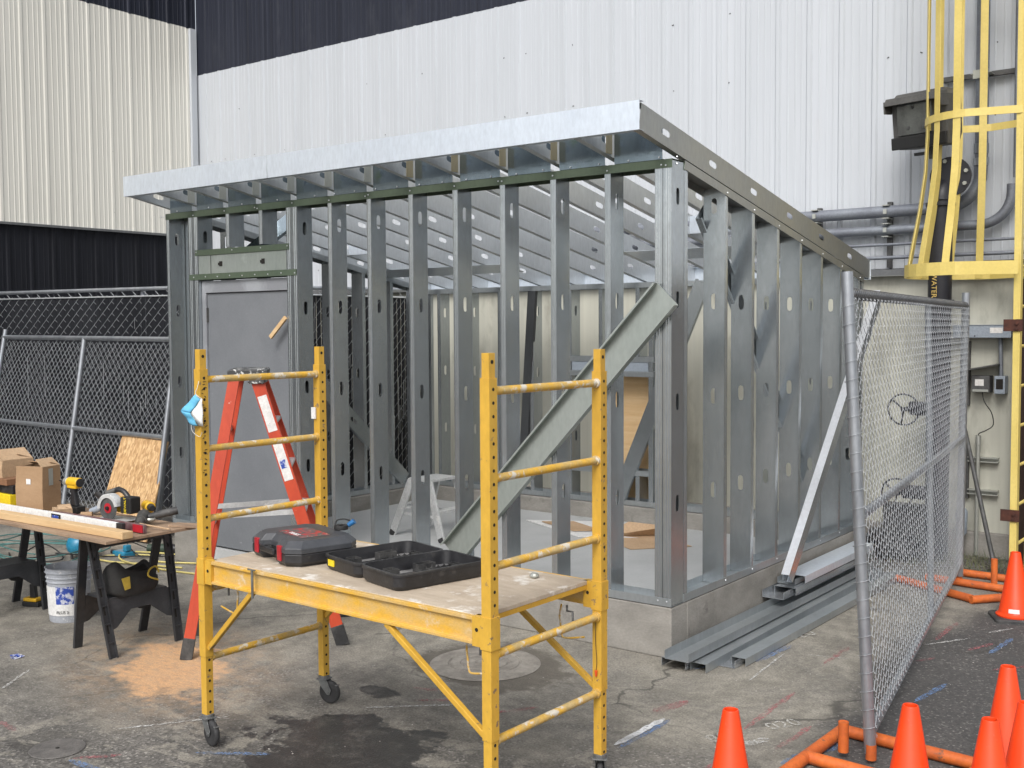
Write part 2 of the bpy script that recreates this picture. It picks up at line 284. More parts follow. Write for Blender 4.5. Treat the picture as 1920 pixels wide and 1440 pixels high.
# ------------------------------------------------------------------ object helpers
def tag(o, label=None, cat=None, group=None, kind=None):
    if label: o['label'] = label
    if cat: o['category'] = cat
    if group: o['group'] = group
    if kind: o['kind'] = kind
    return o
def thing(name, label, cat, loc=(0, 0, 0), rot=(0, 0, 0), group=None):
    o = bpy.data.objects.new(name, None); o.empty_display_size = .1; col.objects.link(o)
    o.location = loc; o.rotation_euler = rot; tag(o, label, cat, group)
    o['_'] = 0; del o['_']
    return o
def wm(o):
    m = Matrix.Identity(4)
    while o is not None:
        m = Matrix.Translation(o.location) @ o.rotation_euler.to_matrix().to_4x4() @ m; o = o.parent
    return m
class G:
    def __init__(s): s.v = []; s.f = []; s.m = []; s.mi = 0; s.X = Matrix.Identity(4)
    def xf(s, loc=(0, 0, 0), rot=(0, 0, 0)): s.X = Matrix.Translation(loc) @ __import__('mathutils').Euler(rot).to_matrix().to_4x4(); return s
    def add(s, vs, fs):
        n = len(s.v); s.v += [s.X @ V(p) for p in vs]; s.f += [tuple(n+i for i in f) for f in fs]; s.m += [s.mi]*len(fs); return s
    def box(s, a, b):
        (x0, y0, z0), (x1, y1, z1) = [tuple(min(p, q) for p, q in zip(a, b)), tuple(max(p, q) for p, q in zip(a, b))]
        return s.add([(x0, y0, z0), (x1, y0, z0), (x1, y1, z0), (x0, y1, z0), (x0, y0, z1), (x1, y0, z1), (x1, y1, z1), (x0, y1, z1)],
                     [(0, 3, 2, 1), (4, 5, 6, 7), (0, 1, 5, 4), (1, 2, 6, 5), (2, 3, 7, 6), (3, 0, 4, 7)])
    def cbox(s, c, d): return s.box([c[i]-d[i]/2 for i in range(3)], [c[i]+d[i]/2 for i in range(3)])
    def beam(s, p0, p1, w, h, up=(0, 0, 1)):
        """box of cross section w (sideways) x h (along up) from p0 to p1"""
        p0, p1 = V(p0), V(p1); d = (p1-p0).normalized(); up = V(up)
        if abs(d.dot(up)) > .99: up = V((0, 1, 0))
        sd = d.cross(up).normalized(); u = sd.cross(d)
        vs = [p+sd*a*w/2+u*b*h/2 for p in (p0, p1) for a, b in ((-1, -1), (1, -1), (1, 1), (-1, 1))]
        return s.add(vs, [(0, 1, 2, 3), (7, 6, 5, 4), (0, 4, 5, 1), (1, 5, 6, 2), (2, 6, 7, 3), (3, 7, 4, 0)])
    def cyl(s, p0, p1, r0, r1=None, n=16, cap=True):
        r1 = r0 if r1 is None else r1; p0, p1 = V(p0), V(p1); d = (p1-p0).normalized()
        a = d.orthogonal().normalized(); b = d.cross(a)
        vs = [p+(a*math.cos(t)+b*math.sin(t))*r for p, r in ((p0, r0), (p1, r1)) for t in [2*math.pi*i/n for i in range(n)]]
        fs = [(i, (i+1) % n, n+(i+1) % n, n+i) for i in range(n)]
        if cap: fs += [tuple(range(n-1, -1, -1)), tuple(range(n, 2*n))]
        return s.add(vs, fs)
    def tube(s, pts, r, n=8, closed=False):
        pts = [V(p) for p in pts]; k = len(pts); vs = []; prev = None
        for i, p in enumerate(pts):
            d = (pts[(i+1) % k] - pts[i-1]) if closed else (pts[min(i+1, k-1)]-pts[max(i-1, 0)])
            d = d.normalized() if d.length > 1e-9 else V((0, 0, 1))
            a = d.orthogonal().normalized() if prev is None else (prev-d*prev.dot(d)).normalized()
            prev = a; b = d.cross(a)
            vs += [p+(a*math.cos(2*math.pi*j/n)+b*math.sin(2*math.pi*j/n))*r for j in range(n)]
        fs = []
        for i in range(k if closed else k-1):
            q = (i+1) % k
            fs += [(i*n+j, i*n+(j+1) % n, q*n+(j+1) % n, q*n+j) for j in range(n)]
        if not closed: fs += [tuple(range(n-1, -1, -1)), tuple(range((k-1)*n, k*n))]
        return s.add(vs, fs)
    def lathe(s, prof, n=32, c=(0, 0, 0)):
        vs = [(c[0]+r*math.cos(2*math.pi*j/n), c[1]+r*math.sin(2*math.pi*j/n), c[2]+z) for r, z in prof for j in range(n)]
        fs = [(i*n+j, i*n+(j+1) % n, (i+1)*n+(j+1) % n, (i+1)*n+j) for i in range(len(prof)-1) for j in range(n)]
        return s.add(vs, fs)
    def prism(s, poly, o, a, b, h):
        """polygon (a,b coords) at origin o, extruded along vector h"""
        o, a, b, h = V(o), V(a), V(b), V(h); n = len(poly)
        vs = [o+a*p[0]+b*p[1] for p in poly]; vs += [v+h for v in vs]
        return s.add(vs, [tuple(range(n)), tuple(range(2*n-1, n-1, -1))]+[(i, n+i, n+(i+1) % n, (i+1) % n) for i in range(n)])
    def sheet(s, p0, p1, prof, a, b):
        """open profile (list of (a,b)) swept p0->p1"""
        p0, p1, a, b = V(p0), V(p1), V(a), V(b); n = len(prof)
        vs = [p+a*q[0]+b*q[1] for p in (p0, p1) for q in prof]
        return s.add(vs, [(i, i+1, n+i+1, n+i) for i in range(n-1)])
    def slotted(s, p0, p1, a, D, slots, hl=.051, hw=.019):
        p0, p1, a = V(p0), V(p1), V(a); L = (p1-p0).length; d = (p1-p0)/L
        P = lambda t, u: p0+d*t+a*u
        H = .075; cur = 0
        for c in sorted(slots):
            if c-H < cur+.001 or c+H > L-.001: continue
            s.add([P(cur, 0), P(cur, D), P(c-H, D), P(c-H, 0)], [(0, 1, 2, 3)])
            th = sorted([math.atan2(y, x) for x, y in ((H, D/2), (-H, D/2), (-H, -D/2), (H, -D/2))]+[2*math.pi*i/20-math.pi+.001 for i in range(20)])
            inner, outer = [], []
            for t in th:
                cx, sy = math.cos(t), math.sin(t)
                k = min(H/abs(cx) if abs(cx) > 1e-6 else 1e9, D/2/abs(sy) if abs(sy) > 1e-6 else 1e9)
                outer.append(P(c+cx*k, D/2+sy*k))
                st = hl-hw
                k = hw/abs(sy) if abs(sy) > 1e-6 else 1e9
                if abs(cx*k) > st:
                    bq = abs(cx)*st; k = bq+math.sqrt(max(0, bq*bq-(st*st-hw*hw)))
                inner.append(P(c+cx*k, D/2+sy*k))
            n = len(th); s.add(inner+outer, [(i, (i+1) % n, n+(i+1) % n, n+i) for i in range(n)])
            cur = c+H
        s.add([P(cur, 0), P(cur, D), P(L, D), P(L, 0)], [(0, 1, 2, 3)])
        return s
    def cstud(s, p0, p1, a, b, D=.152, F=.041, lip=.011, slots=()):
        """C-shaped stud: web from p (b=0) across D along a, flanges along b"""
        a, b = V(a), V(b); g = .0022
        s.slotted(p0, p1, a, D, slots)
        fl = [(lip, F), (0, F), (0, F*.66), (g, F*.60), (0, F*.54), (0, F*.34), (g, F*.28), (0, F*.22), (0, 0)]
        if lip == 0: fl = [(0, F), (0, 0)]
        s.sheet(p0, p1, fl, a, b)
        s.sheet(p0, p1, [(D-x, y) for x, y in fl], a, b)
        return s
    def build(s, name, mats, parent=None, smooth=None, bevel=0, solid=0, local=False, seg=2):
        me = bpy.data.meshes.new(name)
        vs = s.v
        if parent is not None and not local:
            inv = wm(parent).inverted(); vs = [inv @ p for p in vs]
        me.from_pydata([tuple(p) for p in vs], [], s.f); me.validate(); 
        mats = mats if isinstance(mats, (list, tuple)) else [mats]
        for x in mats: me.materials.append(M[x] if isinstance(x, str) else x)
        if len(me.polygons) == len(s.m): me.polygons.foreach_set('material_index', s.m)
        bm = bmesh.new(); bm.from_mesh(me)
        if solid: bmesh.ops.remove_doubles(bm, verts=bm.verts, dist=1e-5)
        bmesh.ops.recalc_face_normals(bm, faces=bm.faces); bm.to_mesh(me); bm.free()
        o = bpy.data.objects.new(name, me); col.objects.link(o)
        if parent is not None: o.parent = parent
        if smooth:
            for p in me.polygons: p.use_smooth = True
            try: me.set_sharp_from_angle(angle=R(smooth))
            except Exception: pass
        if solid:
            md = o.modifiers.new('thickness', 'SOLIDIFY'); md.thickness = solid; md.offset = 0
        if bevel:
            md = o.modifiers.new('bevel', 'BEVEL'); md.width = bevel; md.segments = seg; md.limit_method = 'ANGLE'; md.angle_limit = R(40)
            md.harden_normals = False
        return o
def part(g, name, mats, parent, **k): return g.build(name, mats, parent, **k)
def single(g, name, mats, label, cat, group=None, org=None, **k):
    """a top-level thing that is one mesh; origin at its base"""
    if org is None:
        n = len(g.v); org = V((sum(p.x for p in g.v)/n, sum(p.y for p in g.v)/n, min(p.z for p in g.v)))
    org = V(org); g.v = [p-org for p in g.v]
    o = g.build(name, mats, None, **k); o.location = org
    return tag(o, label, cat, group)
def copytree(o, parent=None):
    c = o.copy(); col.objects.link(c)
    if parent is not None: c.parent = parent
    for ch in list(o.children): copytree(ch, c)
    return c
def text(g, s, size, o, ux, uy, depth=.0015, align='CENTER'):
    cu = bpy.data.curves.new('t', 'FONT'); cu.body = s; cu.size = size; cu.extrude = depth/2; cu.align_x = align; cu.align_y = 'CENTER'; cu.resolution_u = 3
    to = bpy.data.objects.new('t', cu); col.objects.link(to)
    bpy.context.view_layer.update()
    me = bpy.data.meshes.new_from_object(to.evaluated_get(bpy.context.evaluated_depsgraph_get()))
    ux, uy = V(ux).normalized(), V(uy).normalized(); uz = ux.cross(uy)
    g.add([V(o)+ux*v.co.x+uy*v.co.y+uz*(v.co.z+depth/2) for v in me.vertices], [tuple(p.vertices) for p in me.polygons])
    bpy.data.objects.remove(to); bpy.data.curves.remove(cu); bpy.data.meshes.remove(me)
def bez(pts, n=6):
    """catmull-rom through pts"""
    pts = [V(p) for p in pts]; P = [pts[0]]+pts+[pts[-1]]; out = []
    for i in range(1, len(P)-2):
        for j in range(n):
            t = j/n; a, b, c, d = P[i-1], P[i], P[i+1], P[i+2]
            out.append(.5*((2*b)+(c-a)*t+(2*a-5*b+4*c-d)*t*t+(3*b-a-3*c+d)*t*t*t))
    out.append(pts[-1]); return out

# ================================================================== SETTING
g = G(); n = 60
g.add([(-90, -90, 0), (90, -90, 0), (90, 90, 0), (-90, 90, 0)], [(0, 1, 2, 3)])
tag(g.build('ground', 'ground'), kind='structure')

# --- warehouse: back wall plane Y=YB, left wall plane X=XL, ribbed sheet metal
YB, XL = 4.14, -9.87
bld = thing('warehouse_building', 'white, cream and black ribbed metal warehouse behind the steel shed frame', 'building', (XL, YB, 0))
def ribwall(name, mt, o, u, nrm, L, z0, z1, pitch=.3048, off=0, rib=.018, minor=True):
    g = G(); o, u, nrm = V(o), V(u), V(nrm); pr = [(0, 0)]; x = off
    while x < L:
        for dx, dn in ((0, 0), (.014, rib), (.046, rib), (.060, 0)):
            if 0 < x+dx < L: pr.append((x+dx, dn))
        if minor:
            for k in (.115, .19, .25):
                for dx, dn in ((0, 0), (.004, .0035), (.014, .0035), (.018, 0)):
                    if 0 < x+k+dx < L: pr.append((x+k+dx, dn))
        x += pitch
    pr.append((L, 0))
    g.sheet(o+V((0, 0, z0)), o+V((0, 0, z1)), pr, u, nrm)
    return part(g, name, mt, bld, solid=.002)
ribwall('wall_panel', 'wallwhite', (XL, YB, 0), (1, 0, 0), (0, -1, 0), 20, 2.45, 5.57, off=.16)
ribwall('wall_panel', 'wallblack', (XL, YB+.006, 0), (1, 0, 0), (0, -1, 0), 20, 5.562, 9.5, off=.16)
ribwall('wall_panel', 'wallcream', (XL, YB-14, 0), (0, 1, 0), (1, 0, 0), 14, 3.31, 6.21, off=.1, rib=.009)
ribwall('wall_panel', 'wallblack', (XL-.006, YB-14, 0), (0, 1, 0), (1, 0, 0), 14, 6.20, 9.5, off=.1)
ribwall('wall_panel', 'wallblacklow', (XL-.03, YB-14, 0), (0, 1, 0), (1, 0, 0), 14, 0, 3.30, off=.05, pitch=.3)
part(G().box((XL, YB-14, 3.285), (XL+.035, YB, 3.315)), 'flashing', 'flash', bld)
part(G().box((XL+.001, YB-.13, 2.4), (XL+.05, YB-.04, 6.2)), 'corner_trim', 'wallwhite', bld)
part(G().box((XL, YB+.02, 0), (10, YB+.12, 2.43)), 'plinth_wall', 'wallplinth', bld)
g = G().prism([(0, 0), (.10, -.02), (.10, -.07), (.085, -.07), (.085, -.035), (0, -.015)], (XL, YB+.02, 2.50), (0, -1, 0), (0, 0, 1), (20, 0, 0))
part(g, 'flashing', 'flash', bld)
part(G().box((XL, YB-.05, 0), (10, YB+.02, .215)), 'footing', 'concrete', bld, bevel=.01)
g = G()
for x in [XL+.30+i*.3048 for i in range(40)]:
    for z in (2.75, 3.75, 4.35, 5.0):
        if random.random() < .35: g.cyl((x+random.uniform(-.02, .02), YB-.002, z+random.uniform(-.01, .01)), (x, YB-.008, z), .0055, .004, 6)
for y in [YB-.15-i*.3048 for i in range(26)]:
    for z in (3.55, 4.35, 5.35):
        if random.random() < .7: g.cyl((XL+.001, y, z), (XL+.009, y, z+random.uniform(-.01, .01)), .0065, .005, 6)
part(g, 'screw_heads', 'elecdark', bld)

# ================================================================== SHED
S = .4048; X0 = .0179; W = 4.85; DP = 3.25; ZB = .316; ZT = 2.969
RS = .19; RT = lambda y: 3.246-RS*(y+.39)      # roof top
RB = lambda y: RT(y)-.158
shed = thing('steel_shed_frame', 'galvanised steel stud shed frame with sloping roof joists on a concrete curb', 'shed frame', (0, 0, 0))
# curb and slab
g = G()
g.box((-W, 0, 0), (-4.43, .2, ZB-.006)); g.box((-3.28, 0, 0), (0, .2, ZB-.006))
g.box((-.2, .2, 0), (0, DP, ZB-.006)); g.box((-W, .2, 0), (-W+.2, DP, ZB-.006)); g.box((-W+.2, DP-.2, 0), (-.2, DP, ZB-.006))
cu = part(g, 'concrete_curb', 'concrete', shed, bevel=.008)
part(G().box((-W+.2, .2, 0), (-.2, DP-.2, .165)).box((-4.43, .03, 0), (-3.28, .2, .163)), 'floor_slab', 'slab', shed)
TH = .0018
def trk(p0, p1, a, b, D, F, m='track', name='track', **k):
    return part(G().cstud(p0, p1, a, b, D, F, 0), name, m, shed, solid=TH, **k)
# bottom tracks (web down, flanges up)
trk((-3.28, 0, ZB), (0, 0, ZB), (0, 1, 0), (0, 0, 1), .154, .048)
trk((-W, 0, ZB), (-4.44, 0, ZB), (0, 1, 0), (0, 0, 1), .154, .048)
trk((0, .156, ZB), (0, DP, ZB), (-1, 0, 0), (0, 0, 1), .154, .048)
trk((-W, .156, ZB), (-W, DP, ZB), (1, 0, 0), (0, 0, 1), .154, .048)
trk((-W+.156, DP, ZB), (-.156, DP, ZB), (0, -1, 0), (0, 0, 1), .154, .048)
# top tracks
trk((-W-.02, -.002, ZT+.004), (.004, -.002, ZT+.004), (0, 1, 0), (0, 0, -1), .156, .050, 'green', 'top_track')
for x, sx in ((0.003, -1), (-W-.003, 1)):
    p0, p1 = V((x, .158, RB(.158)-.004)), V((x, DP, RB(DP)-.004)); d = (p1-p0).normalized()
    part(G().cstud(p0, p1, (sx, 0, 0), V((sx, 0, 0)).cross(d)*(sx if sx > 0 else sx)*(1 if V((sx, 0, 0)).cross(d).z*sx < 0 else -1), .156, .052, 0), 'top_track', 'rake' if sx < 0 else 'track', shed, solid=TH)
ZTB = RB(DP-.08)-.012
trk((-W+.16, DP+.002, ZTB), (-.16, DP+.002, ZTB), (0, -1, 0), (0, 0, -1), .156, .048, 'track', 'top_track')
SL = lambda z0: [ (2.151+.6096*k)-z0 for k in (-3, -2, -1, 0, 1) ]
def stud(x0, y0, z0, z1, a, b, F=.041, m='stud', name='stud', slots=True):
    j = random.uniform(-.004, .004)
    return part(G().cstud((x0, y0, z0), (x0, y0, z1), a, b, .150, F, .011, [s+j*0 for s in SL(z0)] if slots else ()), name, m, shed, solid=TH)
X_, Y_, Z_ = (1, 0, 0), (0, 1, 0), (0, 0, 1)
nX, nY = (-1, 0, 0), (0, -1, 0)
zb, zt = ZB+.004, ZT-.003
# front wall: web on +X side, flange to -X
for k in range(1, 8): stud(-S*k-X0, .002, zb, zt, Y_, nX)
stud(-.003, .002, zb, zt, Y_, nX, .055); stud(-.113, .002, zb, zt, Y_, X_, .050)
stud(-4.828, .002, zb, zt, Y_, nX); stud(-4.79, .160, zb, RB(.16)-.06, nX, Y_)
stud(-3.230, .002, .17, zt, Y_, nX, .060); stud(-3.353, .002, .17, zt, Y_, X_, .060)
stud(-4.444, .002, .17, zt, Y_, nX, .060); stud(-4.567, .002, zb, zt, Y_, X_, .060)
for k, dx in ((9, 0), (10, 0)):
    g = G().cstud((-S*k-X0+.03, .002, 2.66), (-S*k-X0+.03, .002, zt), Y_, nX, .150, .041, .011)
    part(g, 'cripple_stud', 'stud', shed, solid=TH)
# door header: two green tracks round a boxed header
trk((-4.478, -.003, 2.602), (-3.325, -.003, 2.602), Y_, Z_, .158, .046, 'green', 'header_track')
trk((-4.56, -.003, 2.448), (-3.242, -.003, 2.448), Y_, (0, 0, -1), .158, .046, 'green', 'header_track')
hd = part(G().box((-4.44, .004, 2.45), (-3.36, .15, 2.600)), 'header', 'palegreen', shed)
g = G()
for x in (-4.15, -3.63): g.box((x-.018, -.0005, 2.505), (x+.018, .003, 2.545)).box((x-.034, -.0005, 2.513), (x-.017, .003, 2.535))
g.box((-4.28, -.0002, 2.452), (-4.277, .003, 2.598))
part(g, 'punched_hole', 'hole', hd)
# screws along header
g = G()
def screw(g, x, y, z, d=(0, -1, 0), r=.006):
    d = V(d); p = V((x, y, z)); g.cyl(p, p+d*.004, r, r*.6, 8)
for x in [-4.50+i*.155 for i in range(9)]: screw(g, x, -.004, 2.425+random.uniform(-.006, .006))
for x in (-4.46, -4.0, -3.65, -3.34): screw(g, x, -.004, 2.63)
for k in range(13):
    for dx in (0, .03) if k % 3 == 0 else (0,): screw(g, -S*k-X0-.02-dx, -.005, 2.945+random.uniform(-.008, .008))
for x in [-4.7+i*.21 for i in range(23)]: screw(g, x, -.008, 2.985+random.uniform(-.004, .004))
for k in range(1, 8): screw(g, -S*k-X0-.02, -.003, ZB+.03)
screw(g, -.03, -.003, ZB+.03); screw(g, -.09, -.003, ZB+.03)
for i in range(7): screw(g, .005, .70+S*i+.02, RB(.70+S*i)-.04, (1, 0, 0)); screw(g, .003, .70+S*i+.02, ZB+.03, (1, 0, 0))
for z in (2.95, 2.99): screw(g, .002, .06, z, (1, 0, 0))
part(g, 'screws', 'brightedge', shed)
# door in its frame
dfr = G().box((-4.440, .03, .17), (-4.390, .145, 2.39)).box((-3.345, .03, .17), (-3.313, .145, 2.39)).box((-4.39, .03, 2.293), (-3.345, .145, 2.39))
part(dfr, 'door_frame', 'frameprimer', shed, bevel=.002)
leaf = part(G().box((-4.386, .048, .178), (-3.352, .092, 2.287)), 'door', 'doorpaint', shed, bevel=.002)
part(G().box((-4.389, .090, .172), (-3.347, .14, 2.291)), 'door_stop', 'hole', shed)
part(G().cyl((-4.392, .040, 2.05), (-4.392, .040, 2.17), .009, n=8).box((-4.405, .044, 2.05), (-4.375, .0475, 2.17)), 'hinge', 'elecdark', leaf)
part(G().cyl((-4.392, .040, .42), (-4.392, .040, .54), .009, n=8).box((-4.405, .044, .42), (-4.375, .0475, .54)), 'hinge', 'elecdark', leaf)
g = G(); c = (-3.483, .0465, 1.172)
g.cyl((c[0], .049, c[2]), (c[0], .0465, c[2]), .033, n=14)
for t in range(8):
    a = t*math.pi/4; g.cyl((c[0]+.038*math.cos(a), .049, c[2]+.045*math.sin(a)), (c[0]+.038*math.cos(a), .0465, c[2]+.045*math.sin(a)), .008, n=6)
part(g, 'lock_hole', 'hole', leaf)
# wooden wedge screwed on the door edge
g = G().beam((-3.36, -.012, 2.08), (-3.52, -.03, 1.925), .022, .032)
single(g, 'wood_scrap', 'lumber', 'short pale wood scrap stuck slanting at the right edge of the grey door', 'wood scrap', bevel=.003)
# right wall studs: web faces the front (-Y), flange to +Y
stud(-.002, .158, zb, RB(.16)-.06, nX, Y_)
for i in range(7):
    y = .698+S*i
    stud(-.002, y, zb, RB(y)-.012, nX, Y_, .041, 'stud')
stud(-.002, DP-.045, zb, RB(DP)-.01, nX, Y_)
# left wall
for i in range(7):
    y = .55+S*i; stud(-W+.152, y, zb, RB(y)-.012, nX, Y_)
stud(-W+.152, DP-.045, zb, RB(DP)-.01, nX, Y_)
# back wall
for k in range(1, 12):
    x = -S*k-X0
    if k in (5, 6):
        for z0, z1 in ((zb, .60), (1.70, ZTB-.003)):
            part(G().cstud((x, DP-.001, z0), (x, DP-.001, z1), nY, nX, .150, .041, .011), 'cripple_stud', 'stud', shed, solid=TH)
    else: stud(x, DP-.001, zb, ZTB-.003, nY, nX)
for x, b in ((-2.80, nX), (-1.945, X_)): stud(x, DP-.001, zb, ZTB-.003, nY, b, .045)
part(G().box((-2.795, DP-.148, 1.575), (-1.95, DP-.004, 1.66)), 'window_header', 'elecgrey', shed)
trk((-2.86, DP-.152, 1.575), (-1.89, DP-.152, 1.575), Y_, (0, 0, -1), .154, .05, 'track', 'header_track')
trk((-2.86, DP-.152, 1.662), (-1.89, DP-.152, 1.662), Y_, Z_, .154, .05, 'track', 'header_track')
trk((-2.80, DP-.152, .60), (-1.945, DP-.152, .60), Y_, Z_, .154, .05, 'track', 'sill_track')
# rafters
rs = lambda y: (y+.39)*math.sqrt(1+RS*RS)
sl = [rs(-.10+.597*k) for k in range(6)]
def rafter(x, b, m='rafter'):
    p0, p1 = V((x, -.385, RB(-.385)+.003)), V((x, 3.375, RB(3.375)+.003)); d = (p1-p0).normalized()
    up = V((1, 0, 0)).cross(d)
    if up.z < 0: up = -up
    part(G().cstud(p0, p1, up, b, .152, .041, .011, sl), 'rafter', m, shed, solid=TH)
rafter(.004, nX, 'rake')
for k in range(1, 12): rafter(-S*k-X0+.02, nX)
rafter(-W-.004, X_)
# fascias (front in two lengths)
for x0, x1 in ((-4.885, -3.105), (-3.10, .012)):
    p0, p1 = V((x0, -.392, RB(-.392)-.001)), V((x1, -.392, RB(-.392)-.001))
    part(G().cstud(p0, p1, (0, 0, 1), (0, 1, 0), .161, .05, 0), 'fascia', 'fascia', shed, solid=TH)
p0, p1 = V((-4.885, 3.382, RB(3.38)-.001)), V((.012, 3.382, RB(3.38)-.001))
part(G().cstud(p0, p1, (0, 0, 1), (0, -1, 0), .161, .05, 0), 'fascia', 'fascia', shed, solid=TH)
# blocking over the front wall and its clip angles
for k in range(12):
    xa, xb = -S*k-X0+.02-.055, -S*(k+1)-X0+.02+.012
    if k == 0: xa = -.06
    if k == 11: xb = -W+.05
    part(G().cstud((xb, -.004, 2.976), (xa, -.004, 2.976), Z_, Y_, RT(0)-.012-2.976, .04, 0), 'blocking', 'block', shed, solid=TH)
    if k: part(G().box((-S*k-X0+.0225, -.085, RB(-.04)+.012), (-S*k-X0+.0255, -.018, RB(-.04)+.14)), 'clip_angle', 'clipbeige' if k < 6 else 'clip', shed)
for k in range(12):
    if k in (1, 10): 
        xa, xb = -S*k-X0+.02-.045, -S*(k+1)-X0+.02-.004
        if k == 11: continue
        part(G().cstud((xb, 1.75, RB(1.75)+.012), (xa, 1.75, RB(1.75)+.012), Z_, Y_, .13, .04, 0), 'blocking', 'fascia', shed, solid=TH)
g = None


# large gusset sheet lying on the roof near the back right
part(G().add([(-1.6, 2.1, RB(2.1)-.004), (-.1, 2.1, RB(2.1)-.004), (-.1, 2.42, RB(2.42)-.004), (-1.6, 2.42, RB(2.42)-.004)], [(0, 1, 2, 3)]), 'bridging_plate', 'fascia', shed, solid=.0015)
part(G().add([(-4.7, 2.3, RB(2.3)-.004), (-3.0, 2.3, RB(2.3)-.004), (-3.0, 2.62, RB(2.62)-.004), (-4.7, 2.62, RB(2.62)-.004)], [(0, 1, 2, 3)]), 'bridging_plate', 'fascia', shed, solid=.0015)
# diagonal braces
def brace(p0, p1, a, b, D=.152, F=.041, m='stud', slots=(), lip=.011, label=None, name='diagonal_brace'):
    o = part(G().cstud(p0, p1, a, b, D, F, lip, slots), name, m, shed, solid=TH)
    if label: o['label'] = label
def perp(p0, p1, n):
    d = (V(p1)-V(p0)).normalized(); a = d.cross(V(n)).normalized()
    return a if a.z > 0 else -a
q0, q1 = V((-1.63, -.007, .365)), V((.048, -.007, 2.116)); a = perp(q0, q1, (0, 1, 0))
brace(q0, q1, a, (0, -1, 0), m='palegreen', D=.195, F=.05, label='wide greenish brace across the outside of the front studs')
q0, q1 = V((-4.69, 1.30, 1.62)), V((-4.69, 2.72, .34)); a = perp(q0, q1, (1, 0, 0)); brace(q0, q1, a, (-1, 0, 0), slots=(.3, .9, 1.5))
q0, q1 = V((-2.20, 3.09, .36)), V((-1.33, 3.09, 2.36)); a = perp(q0, q1, (0, 1, 0)); brace(q0, q1, -a if a.x > 0 else a, (0, 1, 0), D=.14)
q0, q1 = V((-.17, .62, 2.68)), V((-.17, 2.35, .75)); a = perp(q0, q1, (1, 0, 0)); brace(q0, q1, a, (1, 0, 0), D=.14)
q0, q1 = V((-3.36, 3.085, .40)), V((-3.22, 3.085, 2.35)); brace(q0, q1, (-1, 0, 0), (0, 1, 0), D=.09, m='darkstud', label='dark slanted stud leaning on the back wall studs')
q0, q1 = V((-4.15, .20, 2.50)), V((-3.75, .55, 2.93)); a = perp(q0, q1, (0, 1, 0)); brace(q0, q1, a, (0, 1, 0), D=.13, m='block')
# hold-down plate with holes hanging from back track
g = G().box((-4.26, DP-.156, 2.02), (-4.19, DP-.153, 2.40)); part(g, 'strap_plate', 'clip', shed)
# plywood behind the back opening, cardboard inside, etc.
single(G().box((-2.62, DP+.05, .30), (-1.90, DP+.07, 1.56)), 'plywood_sheet', 'lumber', 'knotty plywood sheet behind the window opening in the back wall', 'plywood sheet')

# ================================================================== SCAFFOLD
sx0, sy0, sa, sL, sW = -1.147, -2.486, -.025, 1.768, .738
scaf = thing('baker_scaffold', 'yellow rolling baker scaffold with plywood deck in front of the shed', 'scaffold', (sx0, sy0, 0), (0, 0, sa))
